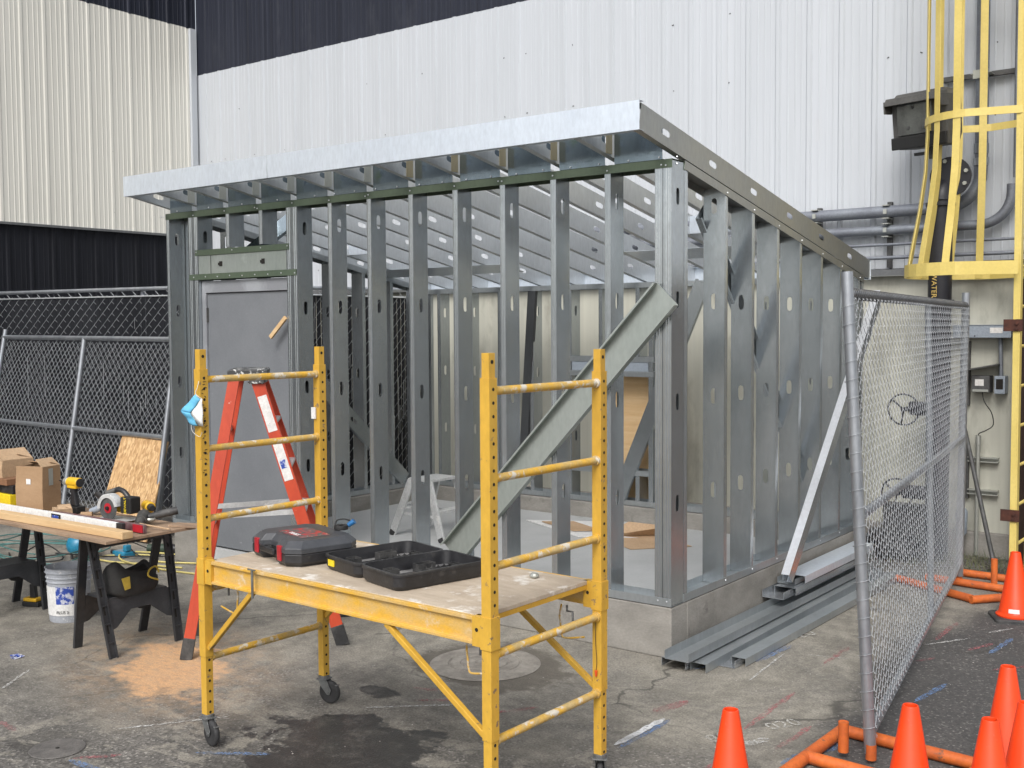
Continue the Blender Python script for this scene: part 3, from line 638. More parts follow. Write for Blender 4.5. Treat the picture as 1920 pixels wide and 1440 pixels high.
# local frame: x along length, y across width
PS = .046
def holes(g, x, y, z0, z1, side, step=.0508):
    z = z0
    while z < z1:
        g.mi = 1; g.cyl((x+side*(PS/2+.0002), y, z), (x+side*(PS/2+.0012), y, z), .0068, n=10); g.mi = 0; z += step
for i, x in enumerate((0, sL)):
    for j, y in enumerate((0, sW)):
        g = G(); g.box((x-PS/2, y-PS/2, .43), (x+PS/2, y+PS/2, 1.805)); g.mi = 0
        g.box((x-.018, y-.018, 1.805), (x+.018, y+.018, 1.898)); g.cyl((x+.0182, y, 1.862), (x+.0192, y, 1.862), .008, n=10) if False else None
        holes(g, x, y, .95, 1.78, 1)
        g.mi = 1; g.cyl((x+.018, y, 1.865), (x+.0192, y, 1.865), .008, n=10); g.mi = 0
        po = g.build('post', ['scaf', 'hole'], scaf, local=True, bevel=.004)
        g = G(); g.box((x-.020, y-.020, .135), (x+.020, y+.020, .43)); z = .16
        while z < .42:
            g.mi = 1; g.cyl((x+.0202, y, z), (x+.0212, y, z), .0068, n=10); g.mi = 0; z += .0508
        g.build('leg_extension', ['scaf', 'hole'], po, local=True, bevel=.004)
        # sleeve that carries the deck beam
        dx = 1 if i == 0 else -1
        s = G().box((x-PS/2-.004, y-PS/2-.004, .78), (x+PS/2+.004, y+PS/2+.004, .905))
        s.box((x+dx*(PS/2+.004), y-.02, .785), (x+dx*(PS/2+.05), y+.02, .90))
        s.mi = 1; s.cyl((x+dx*.05, y-.0205, .85), (x+dx*.05, y-.0215, .85), .008, n=10)
        s.build('beam_sleeve', ['scaf', 'hole'], po, local=True, bevel=.003)
        # caster
        ang = {(0, 0): R(-8), (0, 1): R(15), (1, 0): R(30), (1, 1): R(120)}[(i, j)]
        ca = thing('caster', None, None, (x, y, 0), (0, 0, ang)); ca.parent = scaf
        f = G().cyl((0, 0, .125), (0, 0, .150), .03, n=14).box((-.032, -.032, .128), (.032, .032, .134))
        f.prism([(-.028, .13), (.028, .13), (.055, .075), (.045, .05), (.03, .05), (-.005, .09)], (0, -.022, 0), (1, 0, 0), (0, 0, 1), (0, .004, 0))
        f.prism([(-.028, .13), (.028, .13), (.055, .075), (.045, .05), (.03, .05), (-.005, .09)], (0, .018, 0), (1, 0, 0), (0, 0, 1), (0, .004, 0))
        f.box((.01, -.012, .10), (.09, .012, .106))
        f.cyl((.035, -.026, .0625), (.035, .026, .0625), .008, n=10)
        f.build('fork', 'caster', ca, local=True, bevel=.0015)
        wprof = [(.012, -.014), (.05, -.014), (.057, -.012), (.062, -.005), (.062, .005), (.057, .012), (.05, .014), (.012, .014)]
        wg = G(); n = 32; mm = Matrix.Translation((.035, 0, .0625)) @ Matrix.Rotation(R(90), 4, 'X')
        wg.X = mm; wg.lathe(wprof, 32); wg.X = mm; wg.lathe([(.001, -.0115), (.042, -.0115)], 32).lathe([(.001, .0115), (.042, .0115)], 32)
        wg.build('wheel', 'rubber', ca, local=True, smooth=40)
    for z in (.42, .752, 1.09, 1.425, 1.755):
        zz = z; 
        part_ = G().cyl((x, PS/2, zz), (x, sW-PS/2, zz), .0165, n=16).cyl((x, PS/2, zz), (x, PS/2+.012, zz), .021, n=12).cyl((x, sW-PS/2-.012, zz), (x, sW-PS/2, zz), .021, n=12)
        part_.build('rung', 'scafworn', scaf, local=True, smooth=50)
for y, s in ((0, -1), (sW, 1)):
    # C-channel side beam with top and bottom lips
    pr = [(.0, 0), (.022, 0), (.022, .012), (.006, .012), (.006, .093), (.022, .093), (.022, .108), (0, .108)]
    g = G().prism(pr, (PS/2+.03, y-s*.004, .790), (0, s, 0), (0, 0, 1), (sL-PS-.06, 0, 0))
    bm_ = g.build('side_beam', 'scafbeam', scaf, local=True, bevel=.0015)
    for xa, xb in ((.36, PS/2), (sL-.55, sL-PS/2)):
        zlow = .47 if xa < 1 else .44
        q = G().beam((xa if xa < 1 else xa, y, .79), (xb, y, zlow), .024, .024, (0, 1, 0)); q.build('brace', 'scaf', bm_, local=True, bevel=.003)
    g = G(); x = .40
    if s < 0:
        g.cyl((x, -.035, .775), (x, -.035, .905), .006, n=8).cyl((x-.03, -.035, .905), (x+.02, -.035, .905), .004, n=8)
        g.build('latch_pin', 'caster', bm_, local=True)
for xa, dx in ((.16, 1), (sL-.16, -1)):
    for y in (0, sW):
        yy = y+(.06 if y == 0 else -.06)
        g = G().tube(bez([(xa, yy, .79), (xa+dx*.01, yy, .74), (xa+dx*.005, yy, .70), (xa, yy, .66), (xa-dx*.02, yy, .645), (xa-dx*.12, yy, .665)]), .0042, 8)
        g.build('retaining_wire', 'scafworn', scaf, local=True, smooth=60)
        g = G().tube([(xa-dx*.03, yy, .79), (xa-dx*.03, yy, .765), (xa-dx*.06, yy, .765), (xa-dx*.06, yy, .725)], .005, 8)
        g.build('locking_pin', 'caster', scaf, local=True, smooth=60)
g = G().box((PS/2+.03, .004, .882), (sL-PS/2-.03, sW-.004, .900)); g.build('deck', 'ply', scaf, local=True, bevel=.002)
g = G().box((PS/2+.031, .006, .862), (PS/2+.05, sW-.006, .8815)); g.build('deck_edge', 'scaf', scaf, local=True)
G().box((sL-PS/2-.05, .006, .862), (sL-PS/2-.031, sW-.006, .8815)).build('deck_edge', 'scaf', scaf, local=True)
scm = wm(scaf)
SP = lambda x, y, z: scm @ V((x, y, z))
g = G().X and G(); g.tube(bez([SP(sL+.0, sW-.03, .74), SP(sL, sW-.033, .65), SP(sL+.004, sW-.03, .56), SP(sL, sW-.03, .52)]), .0012, 6)
g.mi = 1; g.cyl(SP(sL, sW-.03, .52), SP(sL, sW-.03, .495), .007, .004, 8); g.build('tag_cord', ['blackcord', 'orangetag'], scaf)
g = G().box((-.03, sW-PS/2-.012, 1.52), (.0, sW-PS/2-.004, 1.58)); g.build('paper_tag', 'white', scaf, local=True)
# marker scribble on near left post
g = G(); random.seed(3)
for z in [1.30+.0135*i for i in range(36)]:
    if random.random() < .75:
        y0 = random.uniform(-.016, .0); g.beam((PS/2+.0009, y0, z), (PS/2+.0009, y0+random.uniform(.006, .016), z+random.uniform(-.008, .008)), .0012, .003, (0, 0, 1))
g.build('marker_scribble', 'ink', scaf, local=True)
# face mask
mask = thing('face_mask', 'light blue surgical mask hanging by its loop from the front left scaffold post', 'face mask', SP(-.05, -.03, 1.48))
A_, B_, C_, D_, E_, F_ = V((-1.137, -2.525, 1.688)), V((-1.097, -2.518, 1.665)), V((-1.150, -2.548, 1.600)), V((-1.093, -2.52, 1.538)), V((-1.163, -2.535, 1.542)), V((-1.206, -2.56, 1.610))
def cloth(pa, pb, pc, pd, n, amp):
    """pleated patch between four corners"""
    vs = []
    for i in range(n+1):
        for j in range(7):
            t, q = i/n, j/6; p = L4(pa, pb, pc, pd, q, t); vs.append(p+V((0, -1, 0))*(amp*math.sin(t*n*1.2)+.006*math.sin(q*3.14)))
    return vs, [(i*7+j, i*7+j+1, (i+1)*7+j+1, (i+1)*7+j) for i in range(n) for j in range(6)]
def L4(pa, pb, pc, pd, q, t): return (pa*(1-q)+pb*q)*(1-t)+(pd*(1-q)+pc*q)*t
g = G(); g.add(*cloth(A_, B_+V((-.012, 0, .0)), C_, F_, 8, .0025)); g.add(*cloth(F_, C_, D_+V((-.038, 0, 0)), E_, 8, .0025))
part(g, 'pleated_cloth', 'maskblue', mask, solid=.0015, smooth=60)
g = G(); g.add(*cloth(B_+V((-.012, .002, 0)), B_, D_, C_+V((0, .004, 0)), 8, .002)); g.add([C_+V((0, .003, 0)), D_+V((0, .003, 0)), D_+V((-.040, .003, 0))], [(0, 1, 2)])
part(g, 'inner_lining', 'white', mask, solid=.001, smooth=60)
g = G().tube(bez([SP(.025, -.03, 1.75), SP(.02, -.035, 1.72), SP(.012, -.04, 1.69), B_]), .0015, 6).tube(bez([E_, E_+V((.01, 0, -.03)), D_+V((-.03, 0, -.05)), D_+V((-.01, 0, -.03))]), .0012, 6)
part(g, 'ear_loop', 'white', mask)

# ================================================================== CASES ON THE DECK
ZD = .9015
c1 = thing('tool_case', 'closed charcoal tool case with red latches and red label on the scaffold deck', 'tool case', (-.80, -2.17, ZD), (0, 0, R(-16)))
w_, d_, h_ = .235, .185, .115
oct_ = lambda w, d, c: [(-w+c, -d), (w-c, -d), (w, -d+c), (w, d-c), (w-c, d), (-w+c, d), (-w, d-c), (-w, -d+c)]
def loft(g, rings):
    n = len(rings[0][0]); vs = [(x, y, z) for ring, z in rings for x, y in ring]
    fs = [(i*n+j, i*n+(j+1) % n, (i+1)*n+(j+1) % n, (i+1)*n+j) for i in range(len(rings)-1) for j in range(n)]
    return g.add(vs, fs+[tuple(range(n-1, -1, -1)), tuple(range((len(rings)-1)*n, len(rings)*n))])
def notch(w, d, c):  # front edge has a recess for the handle
    return [(-w+c, -d), (-.085, -d), (-.065, -d+.045), (.065, -d+.045), (.085, -d), (w-c, -d), (w, -d+c), (w, d-c), (w-c, d), (-w+c, d), (-w, d-c), (-w, -d+c)]
loft(G(), [(notch(w_-.02, d_-.015, .05), 0), (notch(w_, d_, .055), .02), (notch(w_, d_, .055), .058)]).build('lower_shell', 'blackplastic', c1, local=True, bevel=.003)
loft(G(), [(notch(w_, d_, .055), .060), (notch(w_, d_, .055), .085), (notch(w_-.03, d_-.03, .05), .115)]).build('lid', 'casegrey', c1, local=True, bevel=.003)
g = G().box((-.075, -d_-.012, .04), (.075, -d_+.006, .068)); g.build('handle', 'blackplastic', c1, local=True, bevel=.006)
for x in (-.125, .125):
    G().box((x-.019, -d_-.007, .022), (x+.019, -d_+.012, .092)).build('latch', 'red', c1, local=True, bevel=.004)
g = G().box((-.10, -.085, .1155), (.145, .07, .1165)); g.build('label', 'pink', c1, local=True)
g = G(); text(g, 'TOOLS', .03, (.02, -.06, .1172), (1, 0, 0), (0, 1, 0)); g.build('label_text', 'white', c1, local=True)
bc = M  # coil with blue tip on the case
g = G(); g.lathe([(.012, 0), (.034, 0), (.036, .01), (.034, .02), (.012, .02)], 24)
g.mi = 1; g.cyl((.03, .02, .02), (.055, .035, .04), .012, .014, 12); g.mi = 0
g.tube(bez([(-.02, -.02, .02), (-.03, .0, .04), (-.01, .03, .045), (.03, .03, .04)]), .004, 6)
g.xf(); gp = [p+V((-.80+.10, -2.17+.15, ZD+.117)) for p in g.v]; g.v = gp
single(g, 'plug_coil', ['blackcord', 'blue'], 'small black coil with blue plug on top of the closed tool case', 'plug', smooth=40)

c2 = thing('open_drill_case', 'open empty black drill case with moulded pockets lying on the scaffold deck', 'tool case', (-.17, -2.15, ZD), (0, 0, R(-14)))
def rr(w, d, r, n=5):
    out = []
    for cx, cy, a0 in ((w-r, -d+r, -90), (w-r, d-r, 0), (-w+r, d-r, 90), (-w+r, -d+r, 180)):
        for i in range(n+1):
            a = R(a0+90*i/n); out.append((cx+r*math.cos(a), cy+r*math.sin(a)))
    return out
def tray(cx, name, hh, seed):
    random.seed(seed); hw, hd = .152, .235
    o = rr(hw-.012, hd-.012, .04); o2 = rr(hw, hd, .045); i2 = rr(hw-.008, hd-.008, .04); i1 = rr(hw-.016, hd-.016, .036)
    rings = [(o, 0), (o2, .018), (o2, hh), (i2, hh), (i1, .012)]
    n = len(o); vs = [(x+cx, y, z) for ring, z in rings for x, y in ring]
    fs = [(i*n+j, i*n+(j+1) % n, (i+1)*n+(j+1) % n, (i+1)*n+j) for i in range(4) for j in range(n)]+[tuple(range(n-1, -1, -1))]
    t = G().add(vs, fs).add([(x+cx, y, hh*.82) for x, y in rr(hw+.004, hd+.004, .046)]+[(x+cx, y, hh*.93) for x, y in rr(hw+.004, hd+.004, .046)], [(j, (j+1) % n, n+(j+1) % n, n+j) for j in range(n)]).build('tray', 'blackplastic', c2, local=True, smooth=35)
    G().add([(x+cx, y, hh+.0006) for x, y in rr(hw+.0035, hd+.0035, .046)]+[(x+cx, y, hh+.0006) for x, y in rr(hw-.005, hd-.005, .042)]+[(x+cx, y, hh-.006) for x, y in rr(hw+.0035, hd+.0035, .046)], [(j, (j+1) % n, n+(j+1) % n, n+j) for j in range(n)]+[(j, (j+1) % n, 2*n+(j+1) % n, 2*n+j) for j in range(n)]).build('tray_rim', 'dustyplastic', t, local=True)
    G().prism([(x+cx, y) for x, y in i1], (0, 0, .0125), (1, 0, 0), (0, 1, 0), (0, 0, .001)).build('tray_floor', 'tray', t, local=True)
    pk = G()
    for (x, y, a, b, h) in [(-.07, .05, .05, .09, .05), (-.075, -.12, .06, .05, .045), (.06, -.03, .045, .05, .05), (.04, .15, .09, .03, .05), (.09, -.15, .03, .08, .035), (-.02, -.04, .02, .18, .03)]:
        x += cx; t_ = .003; h = min(h, hh-.004)
        for p, q in (((x-a/2, y-b/2), (x+a/2, y-b/2+t_)), ((x-a/2, y+b/2-t_), (x+a/2, y+b/2)), ((x-a/2, y-b/2+t_), (x-a/2+t_, y+b/2-t_)), ((x+a/2-t_, y-b/2+t_), (x+a/2, y+b/2-t_))):
            pk.box((p[0], p[1], .0136), (q[0], q[1], h))
    for k in range(4):
        x = cx-.02+.0; y = .02+.032*k
        pts = [(x+.0, y+.016*math.cos(a), hh*.78-.014*math.sin(a)) for a in [math.pi*i/8 for i in range(9)]]
        pk.prism([(p[1], p[2]) for p in pts]+[(y-.016, .014), (y+.016, .014)], (x+.03, 0, 0), (0, 1, 0), (0, 0, 1), (.003, 0, 0))
    pk.build('moulded_pockets', 'dustyplastic', t, local=True)
tray(-.158, 'a', .068, 1); tray(.158, 'b', .072, 2)
G().box((-.008, -.19, .055), (.008, .19, .064)).build('hinge', 'blackplastic', c2, local=True, bevel=.003)
G().box((-.255, -.2405, .022), (-.205, -.2360, .050)).build('label', 'yellowbox', c2, local=True)
single(G().lathe([(.0, 0), (.018, .002), (.022, .010), (.014, .02), (0, .021)], 10, (.37, -1.90, ZD)), 'pebble', 'clip', 'small grey lump on the far edge of the scaffold deck', 'pebble')

# ================================================================== ORANGE STEPLADDER
lad = thing('orange_stepladder', 'orange fibreglass stepladder with paint splashes standing open behind the scaffold', 'stepladder', (-2.25, -1.1, 0))
RFn, RFf = V((-1.813, -.946, 0)), V((-2.32, -.444, 0)); LFn, LFf = V((-2.359, -1.724, 0)), V((-2.77, -1.34, 0))
wd = (RFf-RFn).normalized(); fw = V((wd.y, -wd.x, 0))
if fw.dot(RFn-LFn) < 0: fw = -fw
tn = V((-2.212, -1.342, 1.70)); tf = tn+wd*.34
TR = [tn+fw*.055, tf+fw*.055]; TL = [tn-fw*.075, tf-fw*.075]
def chan(p0, p1, out, width, depth, name, m='orangelad'):
    """rail: web faces `out`, width across"""
    p0, p1 = V(p0), V(p1); d = (p1-p0).normalized(); out = V(out); out = (out-d*out.dot(d)).normalized(); a = d.cross(out).normalized()
    g = G().prism([(-width/2, 0), (width/2, 0), (width/2, -depth), (width/2-.005, -depth), (width/2-.005, -.005), (-width/2+.005, -.005), (-width/2+.005, -depth), (-width/2, -depth)], p0, a, out, p1-p0)
    return part(g, name, m, lad, bevel=.0015), a, out
for (p0, p1, o, wdt) in ((RFn, TR[0], -wd, .076), (RFf, TR[1], wd, .076), (LFn, TL[0], -wd, .066), (LFf, TL[1], wd, .066)):
    d = (V(p1)-V(p0)).normalized()
    rail, a, ou = chan(p0+d*.10, p1, o, wdt, .028, 'side_rail')
    sh = G().prism([(-wdt/2-.003, .004), (wdt/2+.003, .004), (wdt/2+.003, -.032), (-wdt/2-.003, -.032)], p0, a, ou, d*.13); part(sh, 'foot', 'dustyplastic', rail, bevel=.002)
    if p0 is RFn:
        for t0, t1, mt in ((.80, .93, 'sticker'), (.62, .77, 'sticker')):
            q = V(p0)+(V(p1)-V(p0))*t0; e = (V(p1)-V(p0))*(t1-t0)
            st = part(G().prism([(-.03, .0004), (.026, .0004), (.026, .0014), (-.03, .0014)], q, a, ou, e), 'sticker', mt, rail)
        q = V(p0)+(V(p1)-V(p0))*.665; e = (V(p1)-V(p0))*.03
        part(G().prism([(-.022, .0016), (.012, .0016), (.012, .0024), (-.022, .0024)], q, a, ou, e), 'sticker', 'labelblue', rail)
for k in range(1, 6):
    t = k/6; a_, b_ = RFn+(TR[0]-RFn)*t, RFf+(TR[1]-RFf)*t
    part(G().beam(a_+wd*.006, b_-wd*.006, .075, .022), 'step', 'alu', lad, bevel=.003)
for t in (.12, .45, .8):
    a_, b_ = LFn+(TL[0]-LFn)*t, LFf+(TL[1]-LFf)*t
    part(G().beam(a_+wd*.006, b_-wd*.006, .02, .03), 'rear_bar', 'alu', lad, bevel=.002)
for i, (l, r) in enumerate(((LFn, RFn), (LFf, RFf))):
    a_, b_ = l+((TL[i])-l)*.50, r+(TR[i]-r)*.50
    off = wd*(.036 if i == 0 else -.036)
    part(G().beam(a_+off, b_+off, .008, .032), 'spreader', 'alu', lad)
g = G().prism([(-.115, -.01), (-.115, .035), (-.10, .045), (.10, .045), (.115, .035), (.105, -.045), (.01, -.045), (.0, .0), (-.02, -.01)], tn-wd*.02+V((0, 0, .0)), fw, (0, 0, 1), wd*.40)
part(g, 'top_cap', 'laddercap', lad, bevel=.006)

# ================================================================== SMALL ALUMINIUM STEPLADDER INSIDE
sm = thing('aluminium_step_stool', 'small silver two-step folding ladder standing inside the shed frame', 'step stool', (-3.19, 1.50, .165), (0, 0, R(-4)))
for s in (-1, 1):
    for e in (-1, 1):
        g = G().beam((.31*s, .21*e, 0), (.11*s, .16*e, .50), .075, .022, (0, 1, 0)); g.build('leg', 'alu', sm, local=True, bevel=.003)
        G().beam((.315*s, .21*e, 0), (.295*s, .207*e, .04), .058, .03, (0, 1, 0)).build('foot', 'rubber', sm, local=True)
    G().box((s*.205-.045, -.175, .24), (s*.205+.045, .175, .262)).build('step', 'alu', sm, local=True, bevel=.003)
    G().beam((-.2, .172*s, .2), (.2, .172*s, .2), .005, .022).build('spreader', 'alu', sm, local=True)
G().box((-.13, -.17, .495), (.13, .17, .52)).build('top_platform', 'alu', sm, local=True, bevel=.005)
d = (V((.11, -.15, .5))-V((.30, -.2, 0))).normalized(); nn = V((0, -1, -.1)).normalized()
nn = (nn-d*nn.dot(d)).normalized(); a = d.cross(nn)
c0 = V((.24, -.184, .16))+nn*.0125
lb = G().prism([(-.022, 0), (.022, 0), (.022, .0008), (-.022, .0008)], c0-d*.08, a, nn, d*.20).build('label', 'white', sm, local=True)
g = G(); text(g, 'STURDY', .045, c0+d*.02+nn*.0012, -d, -(a if a.cross(-d).dot(nn) > 0 else -a) if False else nn.cross(-d)); g.build('label_text', 'ink', lb, local=True)
g = G()
for s in (-.019, .019): g.prism([(s-.0015, 0), (s+.0015, 0), (s+.0015, .0006), (s-.0015, .0006)], c0-d*.07+nn*.001, a, nn, d*.18)
g.build('label_stripe', 'red', lb, local=True)

# interior floor litter
def sheetbits(name, pts, mt, label, cat, th=.004):
    g = G().add(pts, [tuple(range(len(pts)))]); return single(g, name, mt, label, cat, solid=th)
g = G().add([(-1.95, 2.25, .170), (-1.45, 1.95, .170), (-1.1, 2.35, .172), (-1.55, 2.55, .18), (-1.75, 2.42, .30), (-1.40, 2.52, .28)], [(0, 1, 2, 3), (0, 3, 5, 4)])
single(g, 'cardboard_piece', 'cardlight', 'torn folded cardboard piece on the slab near the back of the shed', 'cardboard', solid=.004)
g = G().box((-2.95, 2.35, .166), (-1.5, 2.40, .172)); 
g = G().add([(-2.95, 2.55, .172), (-2.1, 2.15, .172), (-1.6, 2.4, .172), (-2.4, 2.85, .172)], [(0, 1, 2, 3)])
single(g, 'white_board', 'white', 'flat white board lying on the slab inside the shed', 'board', solid=.008)
g = G().add([(-2.75, 2.52, .185), (-2.25, 2.30, .185), (-2.05, 2.45, .188), (-2.5, 2.68, .188)], [(0, 1, 2, 3)])
single(g, 'cardboard_flat', 'cardlight', 'flat brown cardboard lying on the white board inside the shed', 'cardboard', solid=.006)
g = G().cyl((-3.72, 3.02, .36), (-3.72, 3.02, .52), .022, n=12); g.mi = 1; g.cyl((-3.72, 3.02, .52), (-3.70, 3.0, .70), .016, n=12).cyl((-3.72, 3.02, .70), (-3.70, 3.0, .76), .028, n=12)
single(g, 'spray_wand', ['yellowtool', 'blackplastic'], 'small yellow and black hand tool standing against the back left studs', 'tool')
for i in range(5):
    x, y = -.9+random.uniform(-.4, .4), 1.0+random.uniform(-.5, .5)
g = G()
for i in range(7):
    x, y = -.42+random.uniform(-.1, .1), 1.7+random.uniform(-.15, .15); a = random.uniform(0, 3)
    g.add([(x, y, .168), (x+.05*math.cos(a), y+.05*math.sin(a), .185), (x+.02, y+.05, .172)], [(0, 1, 2)])
single(g, 'dry_leaves', 'cardboard', 'a few dry brown leaf scraps on the slab by the right wall', 'leaves', solid=.0015)

# ================================================================== CHANNEL STACK ALONG THE RIGHT CURB
def channel(p0, p1, a, b, D, F, m, label, group='loose steel channels along the right curb'):
    g = G().cstud(p0, p1, a, b, D, F, 0 if m != 'stud' else .01)
    return single(g, 'steel_channel', m, label, 'steel channel', group, solid=.0022)
d0 = V((.006, 1, 0)).normalized()
def ch(x, y0, y1, z, D, F, up, m, label, yaw=0):
    d = V((math.sin(yaw), math.cos(yaw), 0)); p0 = V((x, y0, z)); p1 = p0+d*(y1-y0)
    channel(p0, p1, V((d.y, -d.x, 0)), (0, 0, up), D, F, m, label)
ch(.025, -.16, 3.05, .060, .155, .05, -1, 'newtrack', 'web-up channel lying lowest beside the right curb')
ch(.062, -.19, 3.05, .066, .155, .05, 1, 'track', 'open channel second up beside the right curb, near end sticking out furthest', .004)
ch(.19, -.12, 2.95, .052, .10, .05, -1, 'track', 'narrow channel on the ground in the middle of the curb stack', -.004)
ch(.235, .05, 3.05, .004, .155, .045, 1, 'newtrack', 'open channel flat on the ground on the outer side of the curb stack', .002)
ch(.335, .12, 3.0, .050, .09, .045, -1, 'track', 'outermost web-up channel of the curb stack', .01)
ch(.01, 1.27, 3.02, .126, .155, .05, 1, 'newtrack', 'open channel on the upper pile with its end by the leaning bright brace')
ch(.035, 1.42, 3.02, .178, .155, .05, -1, 'newtrack', 'web-down channel turned over in the upper pile')
ch(.02, 1.50, 2.95, .184, .13, .04, 1, 'track', 'slightly smaller channel third up in the upper pile', .006)
ch(.035, 1.56, 2.98, .240, .165, .05, -1, 'fascia', 'bright shiny channel on the very top of the upper pile', -.004)
# bright leaning track
q0, q1 = V((.19, 1.33, .262)), V((.16, 3.20, 2.24)); d = (q1-q0).normalized(); a = d.cross(V((1, 0, 0))).normalized()
if a.z < 0: a = -a
g = G().cstud(q0-a*.045, q1-a*.045, a, (-1, 0, 0), .092, .05, .012)
lt_ = thing('leaning_steel_stud', 'bright new steel stud leaning diagonally from the channel pile toward the fence panel', 'steel stud', q0)
part(g, 'stud_profile', 'newtrack', lt_, solid=.002)
part(G().sheet(q0+a*.0485, q1+a*.0485, [(0.004, 0), (-.054, 0)], (1, 0, 0), a), 'lit_flange_sheet', 'brightedge', lt_, solid=.002)  # brighter sheet over the stud's upper flange, painting in light from above

# ================================================================== CHAIN LINK
def chain(g, o, u, v, w, wid, hei, h, r, depth=.004, split=False, sides=4, inset=(0, 0)):
    """zig-zag wires linked side by side; u across, v up, w normal"""
    o, u, v, w = V(o), V(u), V(v), V(w); n = int(wid/h); K = int(hei/h)
    vs, fs = [], []
    for j in range(n):
        pts = []
        for k in range(K+1):
            x = (j+((k+j) % 2))*h; s = 1 if (k+j) % 2 else -1
            if split:
                pts.append((x, k*h, depth if s > 0 else depth))
                pts.append((x, k*h+.003, -depth if s > 0 else depth))
                if s > 0: pts[-1] = (x, k*h+.003, -depth)
            else:
                pts.append((x, k*h-h*.10, -depth*s)); pts.append((x, k*h+h*.10, depth*s))
        base_ = len(vs)
        P = [o+u*p[0]+v*p[1]+w*p[2] for p in pts]
        for i, p in enumerate(P):
            dd = (P[min(i+1, len(P)-1)]-P[max(i-1, 0)]).normalized(); a = dd.cross(w).normalized(); b = w
            for q in range(sides):
                t = 2*math.pi*q/sides+.4; vs.append(p+(a*math.cos(t)+b*math.sin(t))*r)
        for i in range(len(P)-1):
            for q in range(sides):
                fs.append((base_+i*sides+q, base_+i*sides+(q+1) % sides, base_+(i+1)*sides+(q+1) % sides, base_+(i+1)*sides+q))
    g.add(vs, fs)
# right temporary fence panel
fp = thing('chain_link_panel', 'freestanding chain-link fence panel on the right, held in orange pipe stands', 'fence panel', (1.489, -.841, 0))
nb, nt_, fb, ft = V((1.489, -.841, .045)), V((1.354, -.83, 2.235)), V((.83, 3.08, .045)), V((.86, 3.04, 2.235))
L = lambda a, b, t: a+(b-a)*t
P_ = lambda s, t: L(L(nb, fb, s), L(nt_, ft, s), t)
part(G().cyl(nb, nt_, .027, n=20), 'post', 'pipe', fp, smooth=50); part(G().cyl(fb, ft, .030, n=20), 'post', 'pipe', fp, smooth=50)
for t in (.04, .49, .955): part(G().cyl(P_(0, t), P_(1, t), .022 if t < .9 else .024, n=16), 'rail', 'pipe', fp, smooth=50)
part(G().cyl(P_(.56, .04), P_(.56, .955), .020, n=16), 'post', 'pipe', fp, smooth=50)
g = G(); u = (fb-nb); wid = u.length; u.normalize(); v = (nt_-nb).normalized(); w_n = u.cross(v).normalized()
# sheared slightly: build on the near post frame then bend to follow the far post
g2 = G(); hh = .0415; chain(g2, (0, 0, 0), X_, Z_, (0, -1, 0), wid-.03, 1.99, hh, .00175, .0035)
vv = []
for p in g2.v:
    s = (p.x+.015)/wid; t = (p.z+.12)/2.19; q = P_(min(max(s, 0), 1), t); bulge = .012*math.sin(s*9+t*5)
    vv.append(q + V((w_n.x, w_n.y, 0))*(-p.y+bulge*.5+.026))
g2.v = vv; part(g2, 'chain_link_mesh', 'wire', fp)
g = G()   # ties wrapping the posts and top rail
for i in range(24):
    t = .045+.038*i; c = P_(0, t); 
    pts = [c+V((math.cos(a)*.034, math.sin(a)*.0325, .055*(a/6.28)-.02)) for a in [math.pi*2*k/12 for k in range(13)]]; g.tube(pts, .0014, 5)
g.build('wire_wraps', 'wiredull', fp) if False else part(g, 'wire_wraps', 'wiredull', fp)
g = G()
for i in range(92):
    c = P_(.012+.0107*i, .955); pts = [c+w_n*math.cos(a)*.027+V((0, 0, 1))*math.sin(a)*.027+u*.02*(a/6.28) for a in [math.pi*2*k/8 for k in range(9)]]; g.tube(pts, .0022, 4)
part(g, 'wire_wraps', 'elecdark', fp)
# left leaning panel
lp = thing('chain_link_panel', 'spare chain-link fence panel leaning on the black slatted fence at left', 'fence panel', (-7.5, .5, 0))
a0, a1, b0, b1 = V((-9.25, .52, .03)), V((-9.22, .885, 1.945)), V((-5.78, .47, .03)), V((-5.80, .745, 1.925))
Q_ = lambda s, t: L(L(a0, b0, s), L(a1, b1, s), t)
for s, e in ((0, 1.03), (.515, .99), (1, 1.0)): part(G().cyl(Q_(s, 0), Q_(s, e), .027, n=16), 'post', 'pipe', lp, smooth=50)
for t in (.02, .49, .985): part(G().cyl(Q_(0, t), Q_(1, t), .024, n=16), 'rail', 'pipe', lp, smooth=50)
g2 = G(); chain(g2, (0, 0, 0), X_, Z_, (0, -1, 0), 3.46, 1.86, .0415, .0019, .0035); vv = []
for p in g2.v:
    q = Q_(p.x/3.47, (p.z+.03)/1.93); vv.append(q+V((0, 1, 0))*(-p.y)+V((0, .028, 0)))
g2.v = vv; part(g2, 'chain_link_mesh', 'wire', lp)
g = G().cyl((-5.74, .40, .0), (-5.72, .70, 1.96), .025, n=16)
single(g, 'loose_fence_pipe', 'pipe', 'loose galvanised pipe leaning beside the left fence panel near the door', 'pipe', smooth=50)
